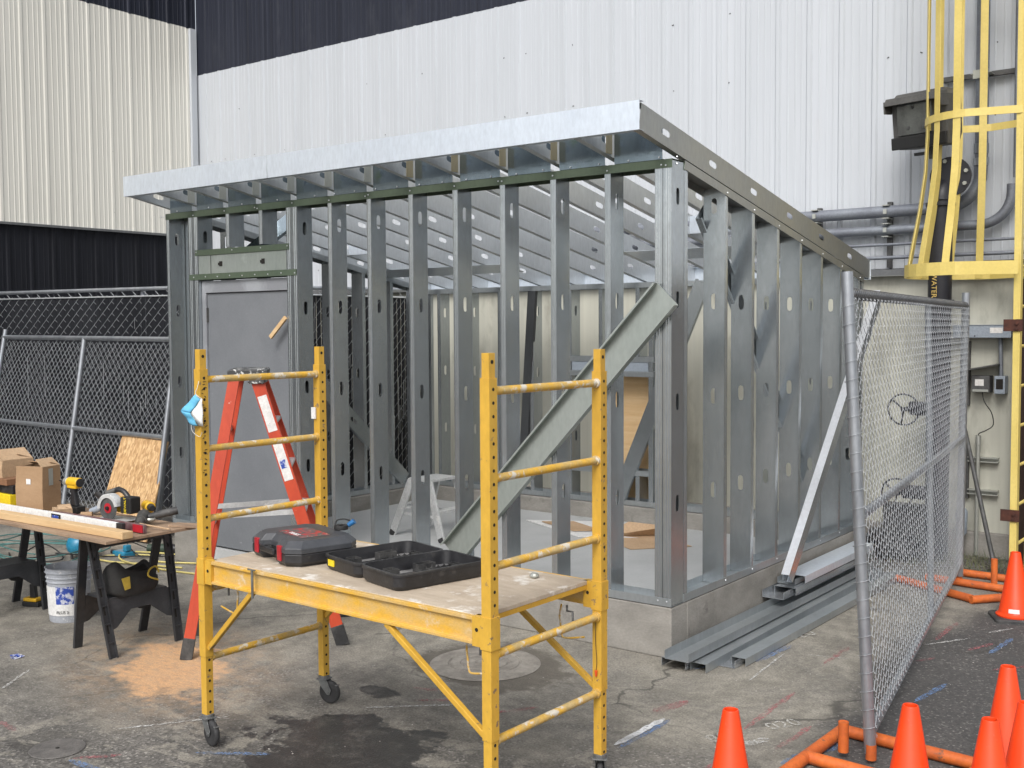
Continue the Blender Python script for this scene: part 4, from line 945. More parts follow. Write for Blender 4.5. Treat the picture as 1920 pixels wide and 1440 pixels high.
# permanent slatted fences
def slatfence(label, o, u, nrm, wid, hei, parent_name='slatted_fence', seed=0, dens=1):
    random.seed(seed); t = thing(parent_name, label, 'fence', o); o, u, nrm = V(o), V(u), V(nrm)
    g = G(); x = .02
    while x < wid-.03:
        c = o+u*x; z1 = hei-.05-random.uniform(0, .03)
        g.prism([(0, -.0015), (.060, -.0015), (.060, .0015), (0, .0015)], c+V((0, 0, .04)), u, nrm, (0, 0, z1-.04)); x += .066
    part(g, 'privacy_slats', 'slat', t)
    g = G(); chain(g, o+nrm*.0, u, Z_, nrm, wid, hei-.02, .066, .0022, .006, split=True, sides=3); part(g, 'chain_link_mesh', 'wiredull', t)
    part(G().cyl(o+V((0, 0, hei)), o+u*wid+V((0, 0, hei+.02)), .022, n=12), 'top_rail', 'pipe', t, smooth=50)
    part(G().cyl(o+V((0, 0, hei-.07))+nrm*.01, o+u*wid+V((0, 0, hei-.07))+nrm*.01, .008, n=8), 'tension_wire', 'brightedge', t, smooth=50)
    g = G(); x = .1
    while x < wid:
        g.beam(o+u*x+V((0, 0, hei-.005)), o+u*(x+.07)+V((0, 0, hei-.07)), .004, .006); x += .16
    tag(part(g, 'tie_wires', 'wire', t), kind='stuff')
    x = 0
    while x < wid+.01:
        part(G().cyl(o+u*x-nrm*.05, o+u*x-nrm*.05+V((0, 0, hei+.03)), .03, n=12), 'post', 'pipedull', t, smooth=50); x += 2.45
    # glints: thin bright strands painting in light caught among the slats
    g = G()
    for i in range(int(wid*5*dens)):
        x = random.uniform(0, wid); z = random.uniform(.3, hei-.35); l = random.uniform(.12, .5)
        g.cyl(o+u*x+nrm*.004+V((0, 0, z)), o+u*(x+.004)+nrm*.004+V((0, 0, min(z+l, hei-.15))), .0016, n=4)
    tag(part(g, 'glint_strands', 'brightedge', t), kind='stuff')
fd = V((4.22, .99, 0)).normalized()
slatfence('tall black slatted chain-link fence running behind the leaning panel at left', (-9.84, .93, 0), tuple(fd), (fd.y, -fd.x, 0), 4.32, 2.43, seed=1)
slatfence('tall black slatted chain-link fence running back beside the left shed wall', (-5.6, 1.97, 0), (0, 1, 0), (1, 0, 0), 2.12, 2.42, seed=2, dens=7)

# ================================================================== OSB BOARD
g = G(); A, Bp, Cq, Dq = V((-6.50, .27, .02)), V((-5.66, .27, .02)), V((-5.75, .60, .925)), V((-6.54, .63, .94))
# leaning on the panel
nn = (Bp-A).cross(Dq-A).normalized(); vs = [A, Bp, Cq, Dq]
g.add([p for p in vs]+[p-nn*.012 for p in vs], [(0, 1, 2, 3), (7, 6, 5, 4), (0, 4, 5, 1), (1, 5, 6, 2), (2, 6, 7, 3), (3, 7, 4, 0)])
single(g, 'osb_board', 'osb', 'offcut of strand board leaning on the left chain-link panel', 'osb board')

# ================================================================== SAWHORSES, BENCH AND WHAT IS ON IT
def sawhorse(label, x, y, rz=0, sx=.195, sy=.23):
    t = thing('sawhorse', label, 'sawhorse', (x, y, 0), (0, 0, rz), 'folding sawhorses under the bench')
    topz = .745
    G().box((-.035, -.30, topz-.035), (.035, .30, topz)).build('top_beam', 'sawplastic', t, local=True, bevel=.006)
    for s in (-1, 1):
        pan = G()
        # lower spreader panel with arched cut-out
        for e0 in (0,):
            z0, z1, z2 = .16, .34, .40
            xo = lambda z: s*(.04+(sx-.04)*(1-z/topz))
            poly = [(-sy*.95, z0), (-sy*.95, z1), (sy*.95, z1), (sy*.95, z0), (sy*.78, z0+.01), (sy*.30, z1-.08), (-sy*.30, z1-.08), (-sy*.78, z0+.01)]
            vs = [(xo(z)-s*.004, yy*1.0, z) for yy, z in poly]; vs2 = [(xo(z)-s*.012, yy, z) for yy, z in poly]; k = len(poly)
            pan.add(vs+vs2, [tuple(range(k)), tuple(range(2*k-1, k-1, -1))]+[(i, k+i, k+(i+1) % k, (i+1) % k) for i in range(k)])
        poly = [(-.29, .70), (.29, .70), (.29, .72), (.24, .60), (.20, .64), (-.20, .64), (-.24, .60), (-.29, .72)]
        vs = [(xo(z)-s*.004, yy, z) for yy, z in [(-.28, .725), (.28, .725), (.27, .60), (.22, .655), (-.22, .655), (-.27, .60)]]; vs2 = [(p[0]-s*.01, p[1], p[2]) for p in vs]; k = 6
        pan.add(vs+vs2, [tuple(range(k)), tuple(range(2*k-1, k-1, -1))]+[(i, k+i, k+(i+1) % k, (i+1) % k) for i in range(k)])
        pan.build('side_panel', 'sawplastic', t, local=True, bevel=.002)
        for e in (-1, 1):
            p0 = V((s*sx, e*sy*1.02, 0)); p1 = V((s*.03, e*.27, topz-.01)); d = (p1-p0)
            lg = G(); a = V((0, 1, 0)); o = V((s, 0, .2)).normalized()
            lg.prism([(-.028, -.008), (.028, -.008), (.028, .012), (.020, .012), (.020, -.001), (-.020, -.001), (-.020, .012), (-.028, .012)], p0, a, o, d)
            for k in range(6):
                q = p0+d*(.12+.15*k); lg.prism([(-.026, -.006), (.026, -.006), (.026, .008), (-.026, .008)], q, a, o, d*.012)
            hg = lg; hg.mi = 1
            for k in range(5):
                q = p0+d*(.20+.15*k); hg.prism([(-.006, -.0008), (.006, -.0008), (.006, .0005), (-.006, .0005)], q, a, o, d*.07)
            lg.build('leg', ['sawplastic', 'hole'], t, local=True, bevel=.0015)
    G().box((-.12, -sy*.9, .335), (.12, sy*.9, .350)).build('shelf', 'sawplastic', t, local=True, bevel=.003)
    return t
s1 = sawhorse('black plastic sawhorse holding the right end of the bench, tool bag on its shelf', -2.94, -1.725)
s2 = sawhorse('black plastic sawhorse at the left end of the bench beside the bucket', -4.38, -1.80, R(2))
TZ = .7465
g = G().box((-5.0, -2.13, TZ), (-2.53, -1.50, TZ+.018)); g.v = [p+V((0, 0, 0)) for p in g.v]
single(g, 'bench_top', 'bench', 'worn plywood sheet laid over the two sawhorses as a bench', 'plywood sheet', bevel=.002)
TZ += .019
single(G().xf().beam((-2.66, -1.58, TZ+.007), (-2.42, -1.49, TZ+.007), .10, .012), 'board_offcut', 'bench', 'thin board offcut overhanging the right corner of the bench', 'board', bevel=.001)
single(G().beam((-3.90, -2.055, TZ+.022), (-2.50, -2.005, TZ+.022), .075, .042), 'lumber_stud', 'lumber', 'clean pine board lying along the front edge of the bench', 'board', bevel=.003)
lv = thing('spirit_level', 'long white spirit level with blue vial lying on the bench', 'level', (-3.2, -2.0, TZ))
q0, q1 = V((-4.50, -1.97, TZ+.034)), V((-2.72, -1.925, TZ+.034))
part(G().beam(q0, q1, .026, .058), 'level_body', 'white', lv, bevel=.002); part(G().beam(q1, q1+V((.06, 0, 0)), .028, .060), 'end_cap', 'blackplastic', lv, bevel=.004)
part(G().box((-3.40, -1.9595, TZ+.010), (-3.30, -1.9565, TZ+.058)), 'vial_frame', 'ink', lv); part(G().box((-3.385, -1.9615, TZ+.018), (-3.315, -1.9596, TZ+.050)), 'vial', 'labelblue', lv)
lv2 = thing('spirit_level', 'dark red spirit level lying behind the white one on the bench', 'level', (-2.9, -1.92, TZ))
part(G().beam((-3.50, -1.88, TZ+.028), (-2.56, -1.845, TZ+.028), .024, .052), 'level_body', mat('maroon_metal', (.12, .02, .03), .45, .2, (.22, .16, .16), 9), lv2, bevel=.002)
part(G().box((-2.66, -1.864, TZ+.006), (-2.565, -1.858, TZ+.052)), 'end_cap', 'red', lv2)
def carton(name, label, x, y, z, w, d, h, rz, mt='cardboard', flaps=True, lab=None):
    t = thing(name, label, 'cardboard box', (x, y, z), (0, 0, rz)); tk = .005
    g = G()
    # slightly slumped walls
    k = .012
    ring0 = [(-w/2, -d/2), (w/2, -d/2), (w/2, d/2), (-w/2, d/2)]; ringm = [(a*(1+k*3/ max(w, .1)*.1)+0, b*1.03) for a, b in ring0]
    ring1 = [(a*.985+.006, b*.98) for a, b in ring0]; inn = [(a*.95, b*.95) for a, b in ring1]
    vs = [(a, b, 0) for a, b in ring0]+[(a, b, h*.5) for a, b in ringm]+[(a, b, h) for a, b in ring1]+[(a, b, h) for a, b in inn]+[(a, b, .01) for a, b in inn]
    fs = [(i*4+j, i*4+(j+1) % 4, (i+1)*4+(j+1) % 4, (i+1)*4+j) for i in range(4) for j in range(4)]+[(3, 2, 1, 0), (16, 17, 18, 19)]
    g.add(vs, fs).build('box_body', mt, t, local=True)
    if flaps:
        for (p, q, dr, tilt) in (((-w/2, -d/2), (w/2, -d/2), (0, 1, 0), -.10), ((w/2, d/2), (-w/2, d/2), (0, -1, 0), .35), ((w/2, -d/2), (w/2, d/2), (-1, 0, 0), .9)):
            fl = G(); p0, p1 = V((*p, h))*1, V((*q, h)); p0.x *= .98; p1.x *= .98; p0.y *= .98; p1.y *= .98
            e = (V(dr)+V((0, 0, tilt))).normalized()*min(d, w)*.45; fl.add([p0, p1, p1+e-(p1-p0)*.06, p0+e+(p1-p0)*.04], [(0, 1, 2, 3)])
            fl.build('flap', mt if tilt < .5 else 'cardlight', t, local=True, solid=.004)
    if lab: 
        G().box((lab[0]-.018, -d/2*1.03-.003, lab[1]-.018), (lab[0]+.018, -d/2*1.03-.001, lab[1]+.018)).build('label', 'white', t, local=True)
    return t
bx1 = carton('cardboard_box', 'tall open brown cardboard box with small white label on the bench', -3.97, -1.72, TZ, .225, .17, .30, R(18), lab=(.0, .20))
tp = G().box((.118, -.03, .17), (.1195, .01, .285)); tp.build('tape', 'clip', bx1, local=True)
carton('small_carton', 'small torn-open carton with flaps out on the middle of the bench', -3.56, -1.79, TZ, .14, .09, .055, R(-15), 'cardlight')
g = G().cyl((-3.37, -1.77, TZ+.022), (-3.32, -1.72, TZ+.022), .022, n=14, cap=False).cyl((-3.37, -1.77, TZ+.022), (-3.32, -1.72, TZ+.022), .014, n=14)
single(g, 'tape_roll', 'cardboard', 'brown roll beside the small carton on the bench', 'tape roll', smooth=50)
g = G().add([(-3.35, -1.78, TZ+.005), (-3.05, -1.80, TZ+.006), (-2.95, -1.60, TZ+.006), (-3.30, -1.55, TZ+.006)], [(0, 1, 2, 3)])
single(g, 'cardboard_flat', 'cardboard', 'flattened brown cardboard under the saw on the bench', 'cardboard', solid=.005)
# stack at far left
single(G().box((-4.72, -1.80, TZ), (-4.20, -1.56, TZ+.085)), 'yellow_parts_box', 'yellowbox', 'bright yellow plastic box at the left end of the bench', 'plastic box', bevel=.006)
single(G().box((-4.66, -1.78, TZ+.086), (-4.20, -1.56, TZ+.145)).box((-4.55, -1.79, TZ+.10), (-4.35, -1.781, TZ+.13)), 'dark_tool_box', 'blackplastic', 'low dark box between the yellow box and the brown board', 'tool box', bevel=.004)
single(G().box((-4.80, -1.80, TZ+.146), (-4.24, -1.54, TZ+.19)), 'wood_block', 'woodbrown', 'reddish brown wood block under the left cardboard box', 'wood block', bevel=.002)
carton('cardboard_box', 'low cardboard box on the brown wood block at the left edge', -4.55, -1.67, TZ+.191, .42, .24, .12, R(3), 'cardlight', lab=None)

def impact(label, x, y, z, rz):
    t = thing('impact_driver', label, 'power tool', (x, y, z), (0, 0, rz))
    g = G(); g.box((-.055, -.035, 0), (.065, .035, .045)); g.build('battery', 'ink', t, local=True, bevel=.006)
    g = G().prism([(-.03, .045), (.035, .045), (.03, .06), (.015, .14), (.02, .18), (-.03, .18), (-.025, .13), (-.035, .06)], (0, -.017, 0), X_, Z_, (0, .034, 0)); g.build('grip', 'blackplastic', t, local=True, bevel=.008)
    g = G(); g.cyl((.055, 0, .205), (-.055, 0, .205), .033, .033, 20); g.box((-.05, -.026, .165), (.045, .026, .21)); g.build('motor_housing', 'yellowtool', t, local=True, bevel=.005, smooth=40)
    g = G(); g.cyl((-.055, 0, .205), (-.10, 0, .205), .032, .024, 20); g.build('gear_nose', 'clip', t, local=True, smooth=40, bevel=.003)
    g = G(); g.cyl((-.10, 0, .205), (-.125, 0, .205), .022, .015, 16).cyl((-.125, 0, .205), (-.165, 0, .205), .004, n=8); g.build('chuck', 'blackplastic', t, local=True, smooth=40)
    g = G().cyl((.055, 0, .205), (.062, 0, .205), .029, n=20); g.build('rear_cap', 'blackplastic', t, local=True)
    return t
impact('yellow and black impact driver standing on its battery behind the small carton', -3.62, -1.66, TZ, R(4))
# circular saw
cs = thing('circular_saw', 'cordless yellow circular saw with red blade and black battery on the bench', 'power saw', (-3.10, -1.68, TZ+.012), (0, 0, R(8)))
g = G().box((-.14, -.075, .0), (.14, .075, .004)); g.build('shoe_plate', 'alu', cs, local=True, bevel=.001)
gm = G(); gm.X = Matrix.Translation((-.03, -.045, .075)) @ Matrix.Rotation(R(90), 4, 'X'); gm.lathe([(.002, 0), (.078, 0), (.080, .002), (.002, .002)], 36); gm.build('blade', 'elecdark', cs, local=True)
gm = G(); gm.X = Matrix.Translation((-.03, -.049, .075)) @ Matrix.Rotation(R(90), 4, 'X'); gm.lathe([(.002, 0), (.032, 0), (.033, .001), (.002, .001)], 30); gm.build('blade_disc', 'red', cs, local=True)
gm = G(); gm.cyl((-.03, -.05, .075), (-.03, -.062, .075), .012, n=12); gm.build('arbor_nut', 'ink', cs, local=True)
gd = G()
arc = [(.092*math.cos(a), .092*math.sin(a)) for a in [R(10+16*i) for i in range(12)]]; arci = [(.066*math.cos(a), .066*math.sin(a)) for a in [R(10+16*i) for i in range(11, -1, -1)]]
gd.prism(arc+arci, (-.03, -.055, .075), X_, Z_, (0, .004, 0)); gd.prism(arc+[(x*.93, y*.93) for x, y in reversed(arc)], (-.03, -.05, .075), X_, Z_, (0, .05, 0))
gd.build('blade_guard', 'alu', cs, local=True, bevel=.001)
g = G().cyl((.01, .0, .085), (.01, .09, .085), .045, n=20).box((-.02, .0, .07), (.10, .06, .14)); g.build('motor_housing', 'yellowtool', cs, local=True, bevel=.012, smooth=40)
g = G().tube(bez([(-.08, .03, .165), (-.02, .03, .185), (.03, .03, .175), (.07, .03, .14), (.09, .03, .10)]), .017, 10); g.build('rear_handle', 'blackplastic', cs, local=True, smooth=60)
g = G().cyl((-.10, .0, .16), (-.02, .04, .19), .016, n=12); g.build('front_grip', 'flood', cs, local=True, smooth=60)
g = G().box((.06, -.03, .045), (.155, .055, .15)); bt = g.build('battery', 'ink', cs, local=True, bevel=.008)
g = G(); text(g, 'DEWALT', .026, (.1075, -.031, .098), (0, 0, 1), (-1, 0, 0)); g.build('battery_text', 'yellowbox', bt, local=True)
# rotary hammer
rh = thing('rotary_hammer', 'dusty grey hammer drill with long bit lying at the right end of the bench', 'power tool', (-2.72, -1.74, TZ))
g = G().cyl((-2.90, -1.62, TZ+.045), (-2.76, -1.74, TZ+.04), .042, .034, 18).cyl((-2.76, -1.74, TZ+.04), (-2.71, -1.78, TZ+.035), .028, .018, 16); part(g, 'motor_body', 'flood', rh, smooth=40)
g = G().cyl((-2.80, -1.66, TZ+.05), (-2.72, -1.50, TZ+.080), .022, .026, 14); part(g, 'side_handle', 'dustyplastic', rh, smooth=40)
g = G().lathe([(.030, 0), (.036, .01), (.030, .02)], 18, (-2.78, -1.66, TZ+.03)); part(g, 'collar', 'clip', rh, smooth=40)
g = G().cyl((-2.71, -1.78, TZ+.035), (-2.52, -1.70, TZ+.010), .006, .005, 8); part(g, 'drill_bit', 'cardlight', rh)
dr = thing('yellow_drill', 'yellow drill body partly hidden behind the saw battery on the bench', 'power tool', (-2.98, -1.53, TZ), (0, 0, R(-20)))
G().cyl((-.06, 0, .085), (.05, 0, .085), .034, n=18).box((-.03, -.02, .0), (.03, .02, .07)).build('drill_body', 'yellowtool', dr, local=True, smooth=40, bevel=.006)
G().cyl((.05, 0, .085), (.10, 0, .085), .025, .018, 14).build('chuck', 'blackplastic', dr, local=True, smooth=40)
gr = thing('blue_grinder', 'blue and grey multi-tool lying between the impact driver and the saw', 'power tool', (-3.12, -1.62, TZ))
part(G().cyl((-3.56, -1.53, TZ+.115), (-3.42, -1.57, TZ+.095), .019, .021, 12), 'grip', 'blackplastic', gr, smooth=40)
part(G().cyl((-3.42, -1.57, TZ+.095), (-3.32, -1.60, TZ+.06), .026, .030, 14), 'tool_body', 'teal', gr, smooth=40)
part(G().cyl((-3.33, -1.60, TZ+.07), (-3.46, -1.64, TZ+.02), .024, .022, 12), 'barrel', 'elecgrey', gr, smooth=40)

# bucket
bk = thing('paint_bucket', 'grey plastic five gallon bucket with blue and white label between the sawhorses', 'bucket', (-3.82, -1.60, 0))
prof = [(.0, 0), (.128, 0), (.132, .01), (.142, .27), (.150, .275), (.143, .285), (.144, .30), (.153, .305), (.146, .315), (.148, .335), (.158, .34), (.150, .348), (.152, .365), (.157, .37), (.150, .372), (.146, .36), (.140, .30), (.125, .012), (0, .012)]
part(G().lathe(prof, 40, (-3.82, -1.60, 0)), 'bucket_body', 'bucket', bk, smooth=35)
def curved(g, c, r, a0, a1, z0, z1, rr=None, n=10):
    vs = [(c[0]+(r+ (rr or 0)*k)*math.cos(a), c[1]+(r+(rr or 0)*k)*math.sin(a), z) for k, z in ((0, z0), (1, z1)) for a in [a0+(a1-a0)*i/n for i in range(n+1)]]
    g.add(vs, [(i, i+1, n+2+i, n+1+i) for i in range(n)])
g = G(); curved(g, (-3.82, -1.60), .1365, R(-112), R(-68), .05, .25, .009); part(g, 'label', 'white', bk, solid=.0008)
g = G(); curved(g, (-3.82, -1.60), .1400, R(-68), R(-20), .13, .25, .0058); part(g, 'label', 'labelblue', bk, solid=.0008)
g = G(); curved(g, (-3.82, -1.60), .1365, R(-68), R(-20), .05, .13, .0036); lbp = part(g, 'label', 'white', bk, solid=.0008)
aa = R(-50); g = G(); text(g, 'PLUS 3', .028, (-3.82+.1395*math.cos(aa), -1.60+.1395*math.sin(aa), .075), (-math.sin(aa), math.cos(aa), 0), (0, 0, 1)); part(g, 'label_text', 'ink', bk)
g = G().tube(bez([(-3.97, -1.58, .325), (-4.0, -1.60, .25), (-3.99, -1.63, .2), (-3.97, -1.68, .18)]), .003, 6); part(g, 'bail_handle', 'wire', bk)
# tool bag
bag = thing('tool_bag', 'slumped black canvas tool bag with yellow patches on the sawhorse shelf', 'tool bag', (-2.89, -1.74, .352), (0, 0, R(8)))
random.seed(5); vs = []; n = 20; rings = []
for k, (z, w, d) in enumerate(((0, .16, .105), (.03, .17, .115), (.08, .17, .105), (.12, .16, .085), (.15, .15, .065), (.158, .14, .05), (.13, .13, .045))):
    for j in range(n):
        a = 2*math.pi*j/n; cx, sy = math.cos(a), math.sin(a); e = .55
        x = w*abs(cx)**e*(1 if cx > 0 else -1); y = d*abs(sy)**e*(1 if sy > 0 else -1)
        q = mnoise.noise(V((x*9, y*9, z*14+k)))*.014
        zz = z+(.035*math.cos(a*2+.6)-.02*cx if k in (3, 4, 5, 6) else 0)
        vs.append((y*1.0+q, x+q, zz))
fs = [(i*n+j, i*n+(j+1) % n, (i+1)*n+(j+1) % n, (i+1)*n+j) for i in range(6) for j in range(n)]+[tuple(range(n-1, -1, -1)), tuple(range(6*n, 7*n))]
G().add(vs, fs).build('bag_body', 'bag', bag, local=True, smooth=70)
G().add([(.103, -.155, .118), (.106, -.095, .122), (.118, -.10, .05), (.114, -.14, .045)], [(0, 1, 2, 3)]).build('patch', 'bagyellow', bag, local=True, solid=.003)
G().tube(bez([(.118, .12, .06), (.112, .05, .095), (.10, .07, .13), (.09, .13, .14), (.106, .14, .10)]), .006, 6).build('strap', 'bagyellow', bag, local=True)
# battery drill on ground
gd = thing('battery_pack', 'yellow and black tool battery standing on the ground by the left sawhorse', 'battery', (-4.36, -1.56, 0), (0, 0, R(20)))
G().box((-.07, -.04, .0), (.07, .04, .035)).build('battery_base', 'ink', gd, local=True, bevel=.006)
G().box((-.065, -.036, .035), (.05, .036, .062)).build('battery_top', 'yellowtool', gd, local=True, bevel=.008)
G().prism([(-.02, .06), (.03, .06), (.02, .16), (-.02, .16)], (0, -.018, 0), X_, Z_, (0, .036, 0)).build('grip', 'blackplastic', gd, local=True, bevel=.006)

# hoses, cords, compressor, ground tools
random.seed(11)
g = G()
for k in range(6):
    cx, cy = -5.95+random.uniform(-.12, .12), -.55+random.uniform(-.1, .1); a0 = random.uniform(0, 6)
    pts = [(cx+(.62+.1*math.sin(3*a+k))*math.cos(a+a0), cy+(.40+.06*math.cos(2*a+k))*math.sin(a+a0), .012+.012*k+.03*max(0, math.sin(a*2+k))) for a in [2*math.pi*i/36 for i in range(34)]]
    g.tube(pts, .006, 6)
single(g, 'air_hose', 'hose', 'tangled green air hose coiled on the ground behind the bucket', 'hose', smooth=60)
g = G().tube(bez([(-4.55, .0, .01), (-4.9, -.15, .01), (-5.2, -.05, .012), (-5.5, -.35, .01), (-5.2, -.42, .02), (-4.95, -.3, .01), (-4.7, -.25, .012), (-4.5, -.18, .01)], 8), .008, 7).tube(bez([(-4.5, .06, .02), (-5.0, .12, .01), (-5.4, -.1, .022), (-5.1, -.35, .03), (-4.6, -.32, .012), (-4.2, -.25, .01)], 8), .008, 7)
single(g, 'extension_cord', 'yellowcord', 'pale yellow extension cord looping on the ground left of the shed corner', 'cord', smooth=60)
g = G().tube(bez([(-6.0, -.9, .01), (-5.8, -.5, .02), (-5.5, -.7, .1), (-5.3, -.3, .03), (-4.9, .1, .02), (-4.95, .3, .05)], 8), .006, 6).tube(bez([(-6.1, -.7, .01), (-5.9, -.6, .12), (-5.6, -.6, .02), (-5.9, -.85, .01), (-6.3, -.7, .01)], 8), .006, 6)
single(g, 'power_cable', 'blackcord', 'black power cord tangled with the green hose', 'cord', smooth=60)
cp = thing('blue_compressor', 'round blue pancake compressor on the ground behind the bucket', 'compressor', (-5.62, -.42, 0))
part(G().lathe([(0, .03), (.07, .035), (.105, .07), (.115, .12), (.10, .17), (.06, .20), (0, .21)], 28, (-5.62, -.42, 0)), 'tank', 'teal', cp, smooth=50)
part(G().cyl((-5.62, -.42, .20), (-5.61, -.42, .25), .03, n=14).box((-5.64, -.45, .24), (-5.58, -.40, .27)), 'pump_head', 'blackplastic', cp, bevel=.004)
for dx, dy in ((.06, .05), (-.06, .05), (0, -.08)): part(G().cyl((-5.62+dx, -.42+dy, 0), (-5.62+dx, -.42+dy, .05), .012, n=8), 'foot', 'rubber', cp)
tb = thing('teal_tool', 'teal nailer lying on the ground behind the right sawhorse', 'power tool', (-5.35, -.15, 0))
part(G().box((-5.45, -.22, .0), (-5.27, -.10, .05)).box((-5.32, -.20, .05), (-5.27, -.14, .11)), 'tool_body', 'teal', tb, bevel=.012)
part(G().cyl((-5.50, -.19, .03), (-5.45, -.17, .03), .02, n=10), 'nose', 'blackplastic', tb)
gs = thing('reciprocating_saw', 'dark green long power tool on the ground beside the fence and door', 'power tool', (-5.15, .12, 0))
part(G().cyl((-5.30, .05, .045), (-5.12, .14, .045), .038, .045, 14), 'motor_body', 'greentool', gs, smooth=50)
part(G().cyl((-5.12, .14, .045), (-4.98, .21, .045), .045, .03, 14), 'grip', 'blackplastic', gs, smooth=50)
part(G().tube(bez([(-5.3, .05, .04), (-5.4, -.1, .12), (-5.2, -.12, .02), (-5.05, .0, .02)]), .005, 6), 'power_lead', 'blackcord', gs)

# ================================================================== MANHOLES
mh = thing('manhole_cover', 'large round concrete ringed manhole cover under the scaffold', 'manhole cover', (-.85, -.72, 0))
part(G().lathe([(0, .012), (.05, .012), (.055, .006), (.06, .012), (.13, .012), (.135, .005), (.145, .005), (.15, .012), (.20, .012), (.205, .005), (.215, .005), (.22, .012), (.31, .010), (.33, .003)], 64, (-.85, -.72, 0)), 'cover', mat('manhole_concrete', (.27, .25, .22), .85, 0, (.17, .155, .135), 9, None, .35, .65, .12, 60, bump=.3), mh)
mh2 = thing('manhole_cover', 'small round iron access cover in the front left asphalt', 'manhole cover', (-1.675, -2.955, 0))
part(G().lathe([(0, .006), (.125, .006), (.128, .003)], 48, (-1.675, -2.955, 0)), 'cover', mat('worn_iron', (.10, .095, .09), .7, .2, (.16, .15, .14), 14, None, .35, .65, .15, 90, bump=.4), mh2)
part(G().cyl((-1.675, -2.955, .0062), (-1.675, -2.955, .0072), .010, n=12), 'pick_hole', 'hole', mh2)

# ================================================================== CONES
def cone(label, x, y, rz=0, tilt=(0, 0)):
    t = thing('traffic_cone', label, 'traffic cone', (x, y, 0), (tilt[0], tilt[1], rz), 'orange traffic cones along the right side')
    pts = rr(.145, .145, .03, 4)
    loft(G(), [(pts, 0), (pts, .016), ([(a*.93, b*.93) for a, b in pts], .024)]).build('base', 'conebase', t, local=True)
    G().lathe([(.118, .024), (.120, .034), (.104, .046), (.100, .052), (.0325, .452), (.030, .457), (.026, .457), (.024, .450), (.085, .06)], 48).build('cone_body', 'cone', t, local=True, smooth=30)
    return t
cf = cone('orange cone at bottom centre-right, alone left of the fence post and stand', 1.237, -1.758)
def dupc(label, x, y, rz, tilt=(0, 0)):
    c = copytree(cf); c.location = (x, y, 0); c.rotation_euler = (tilt[0], tilt[1], rz); c['label'] = label; return c
dupc('orange cone just right of the chain-link post, in front of its orange stand', 1.801, -1.286, R(10))
dupc('short-looking orange cone low in the bottom right group, in front of the taller-looking one', 2.100, -1.263, R(35))
dupc('orange cone standing behind the other cones in the bottom right group', 1.995, -.515, R(5))
dupc('orange cone cut off by the right edge in the bottom right group', 2.17, -.98, R(20))
c6 = dupc('orange cone standing far back by the yellow ladder, black base visible', 1.435, 2.163, R(25))
g = G(); a = R(-75); c0 = V((math.cos(a)*.108, math.sin(a)*.108, .075))
curved(g, (0, 0), .100, R(-125), R(-85), .058, .085, -.0045); o = g.build('sticker', 'white', c6, local=True, solid=.001)

# ================================================================== ORANGE FENCE STANDS
def stand(label, pts, stubs, org):
    t = thing('fence_stand', label, 'fence stand', org, group='orange pipe fence stands')
    for a, b in pts: part(G().cyl(a, b, .029, n=18).cyl(V(a)+(V(b)-V(a)).normalized()*-.0005, V(a), .024, n=18), 'base_pipe', ['standorange'], t, smooth=50)
    for a, b in stubs: part(G().cyl(a, b, .024, n=16, cap=False).cyl(V(b)-V((0, 0, .004)), V(b)-V((0, 0, .003)), .0235, n=16), 'socket', 'standorange', t, smooth=50)
zz = .031
stand('orange pipe stand holding the near end of the chain-link panel', [((1.27, -.60, zz), (1.24, -1.55, zz)), ((1.27, -.60, zz), (1.93, -.66, zz)), ((1.93, -.42, zz), (1.90, -1.5, zz)), ((1.25, -1.02, zz), (1.90, -1.06, zz))],
      [((1.37, -.86, .03), (1.37, -.86, .17)), ((1.495, -.85, .02), (1.495, -.85, .09))], (1.5, -1, 0))
stand('orange pipe stand under the far end of the chain-link panel near the wall', [((.45, 2.78, zz), (1.09, 2.44, zz)), ((.62, 2.95, zz), (1.55, 2.85, zz)), ((1.09, 2.41, zz), (1.60, 3.02, zz)), ((.75, 3.28, zz), (1.66, 3.22, zz))],
      [((1.10, 3.02, .03), (1.10, 3.02, .22)), ((.83, 3.08, .02), (.83, 3.08, .12))], (1.0, 2.8, 0))

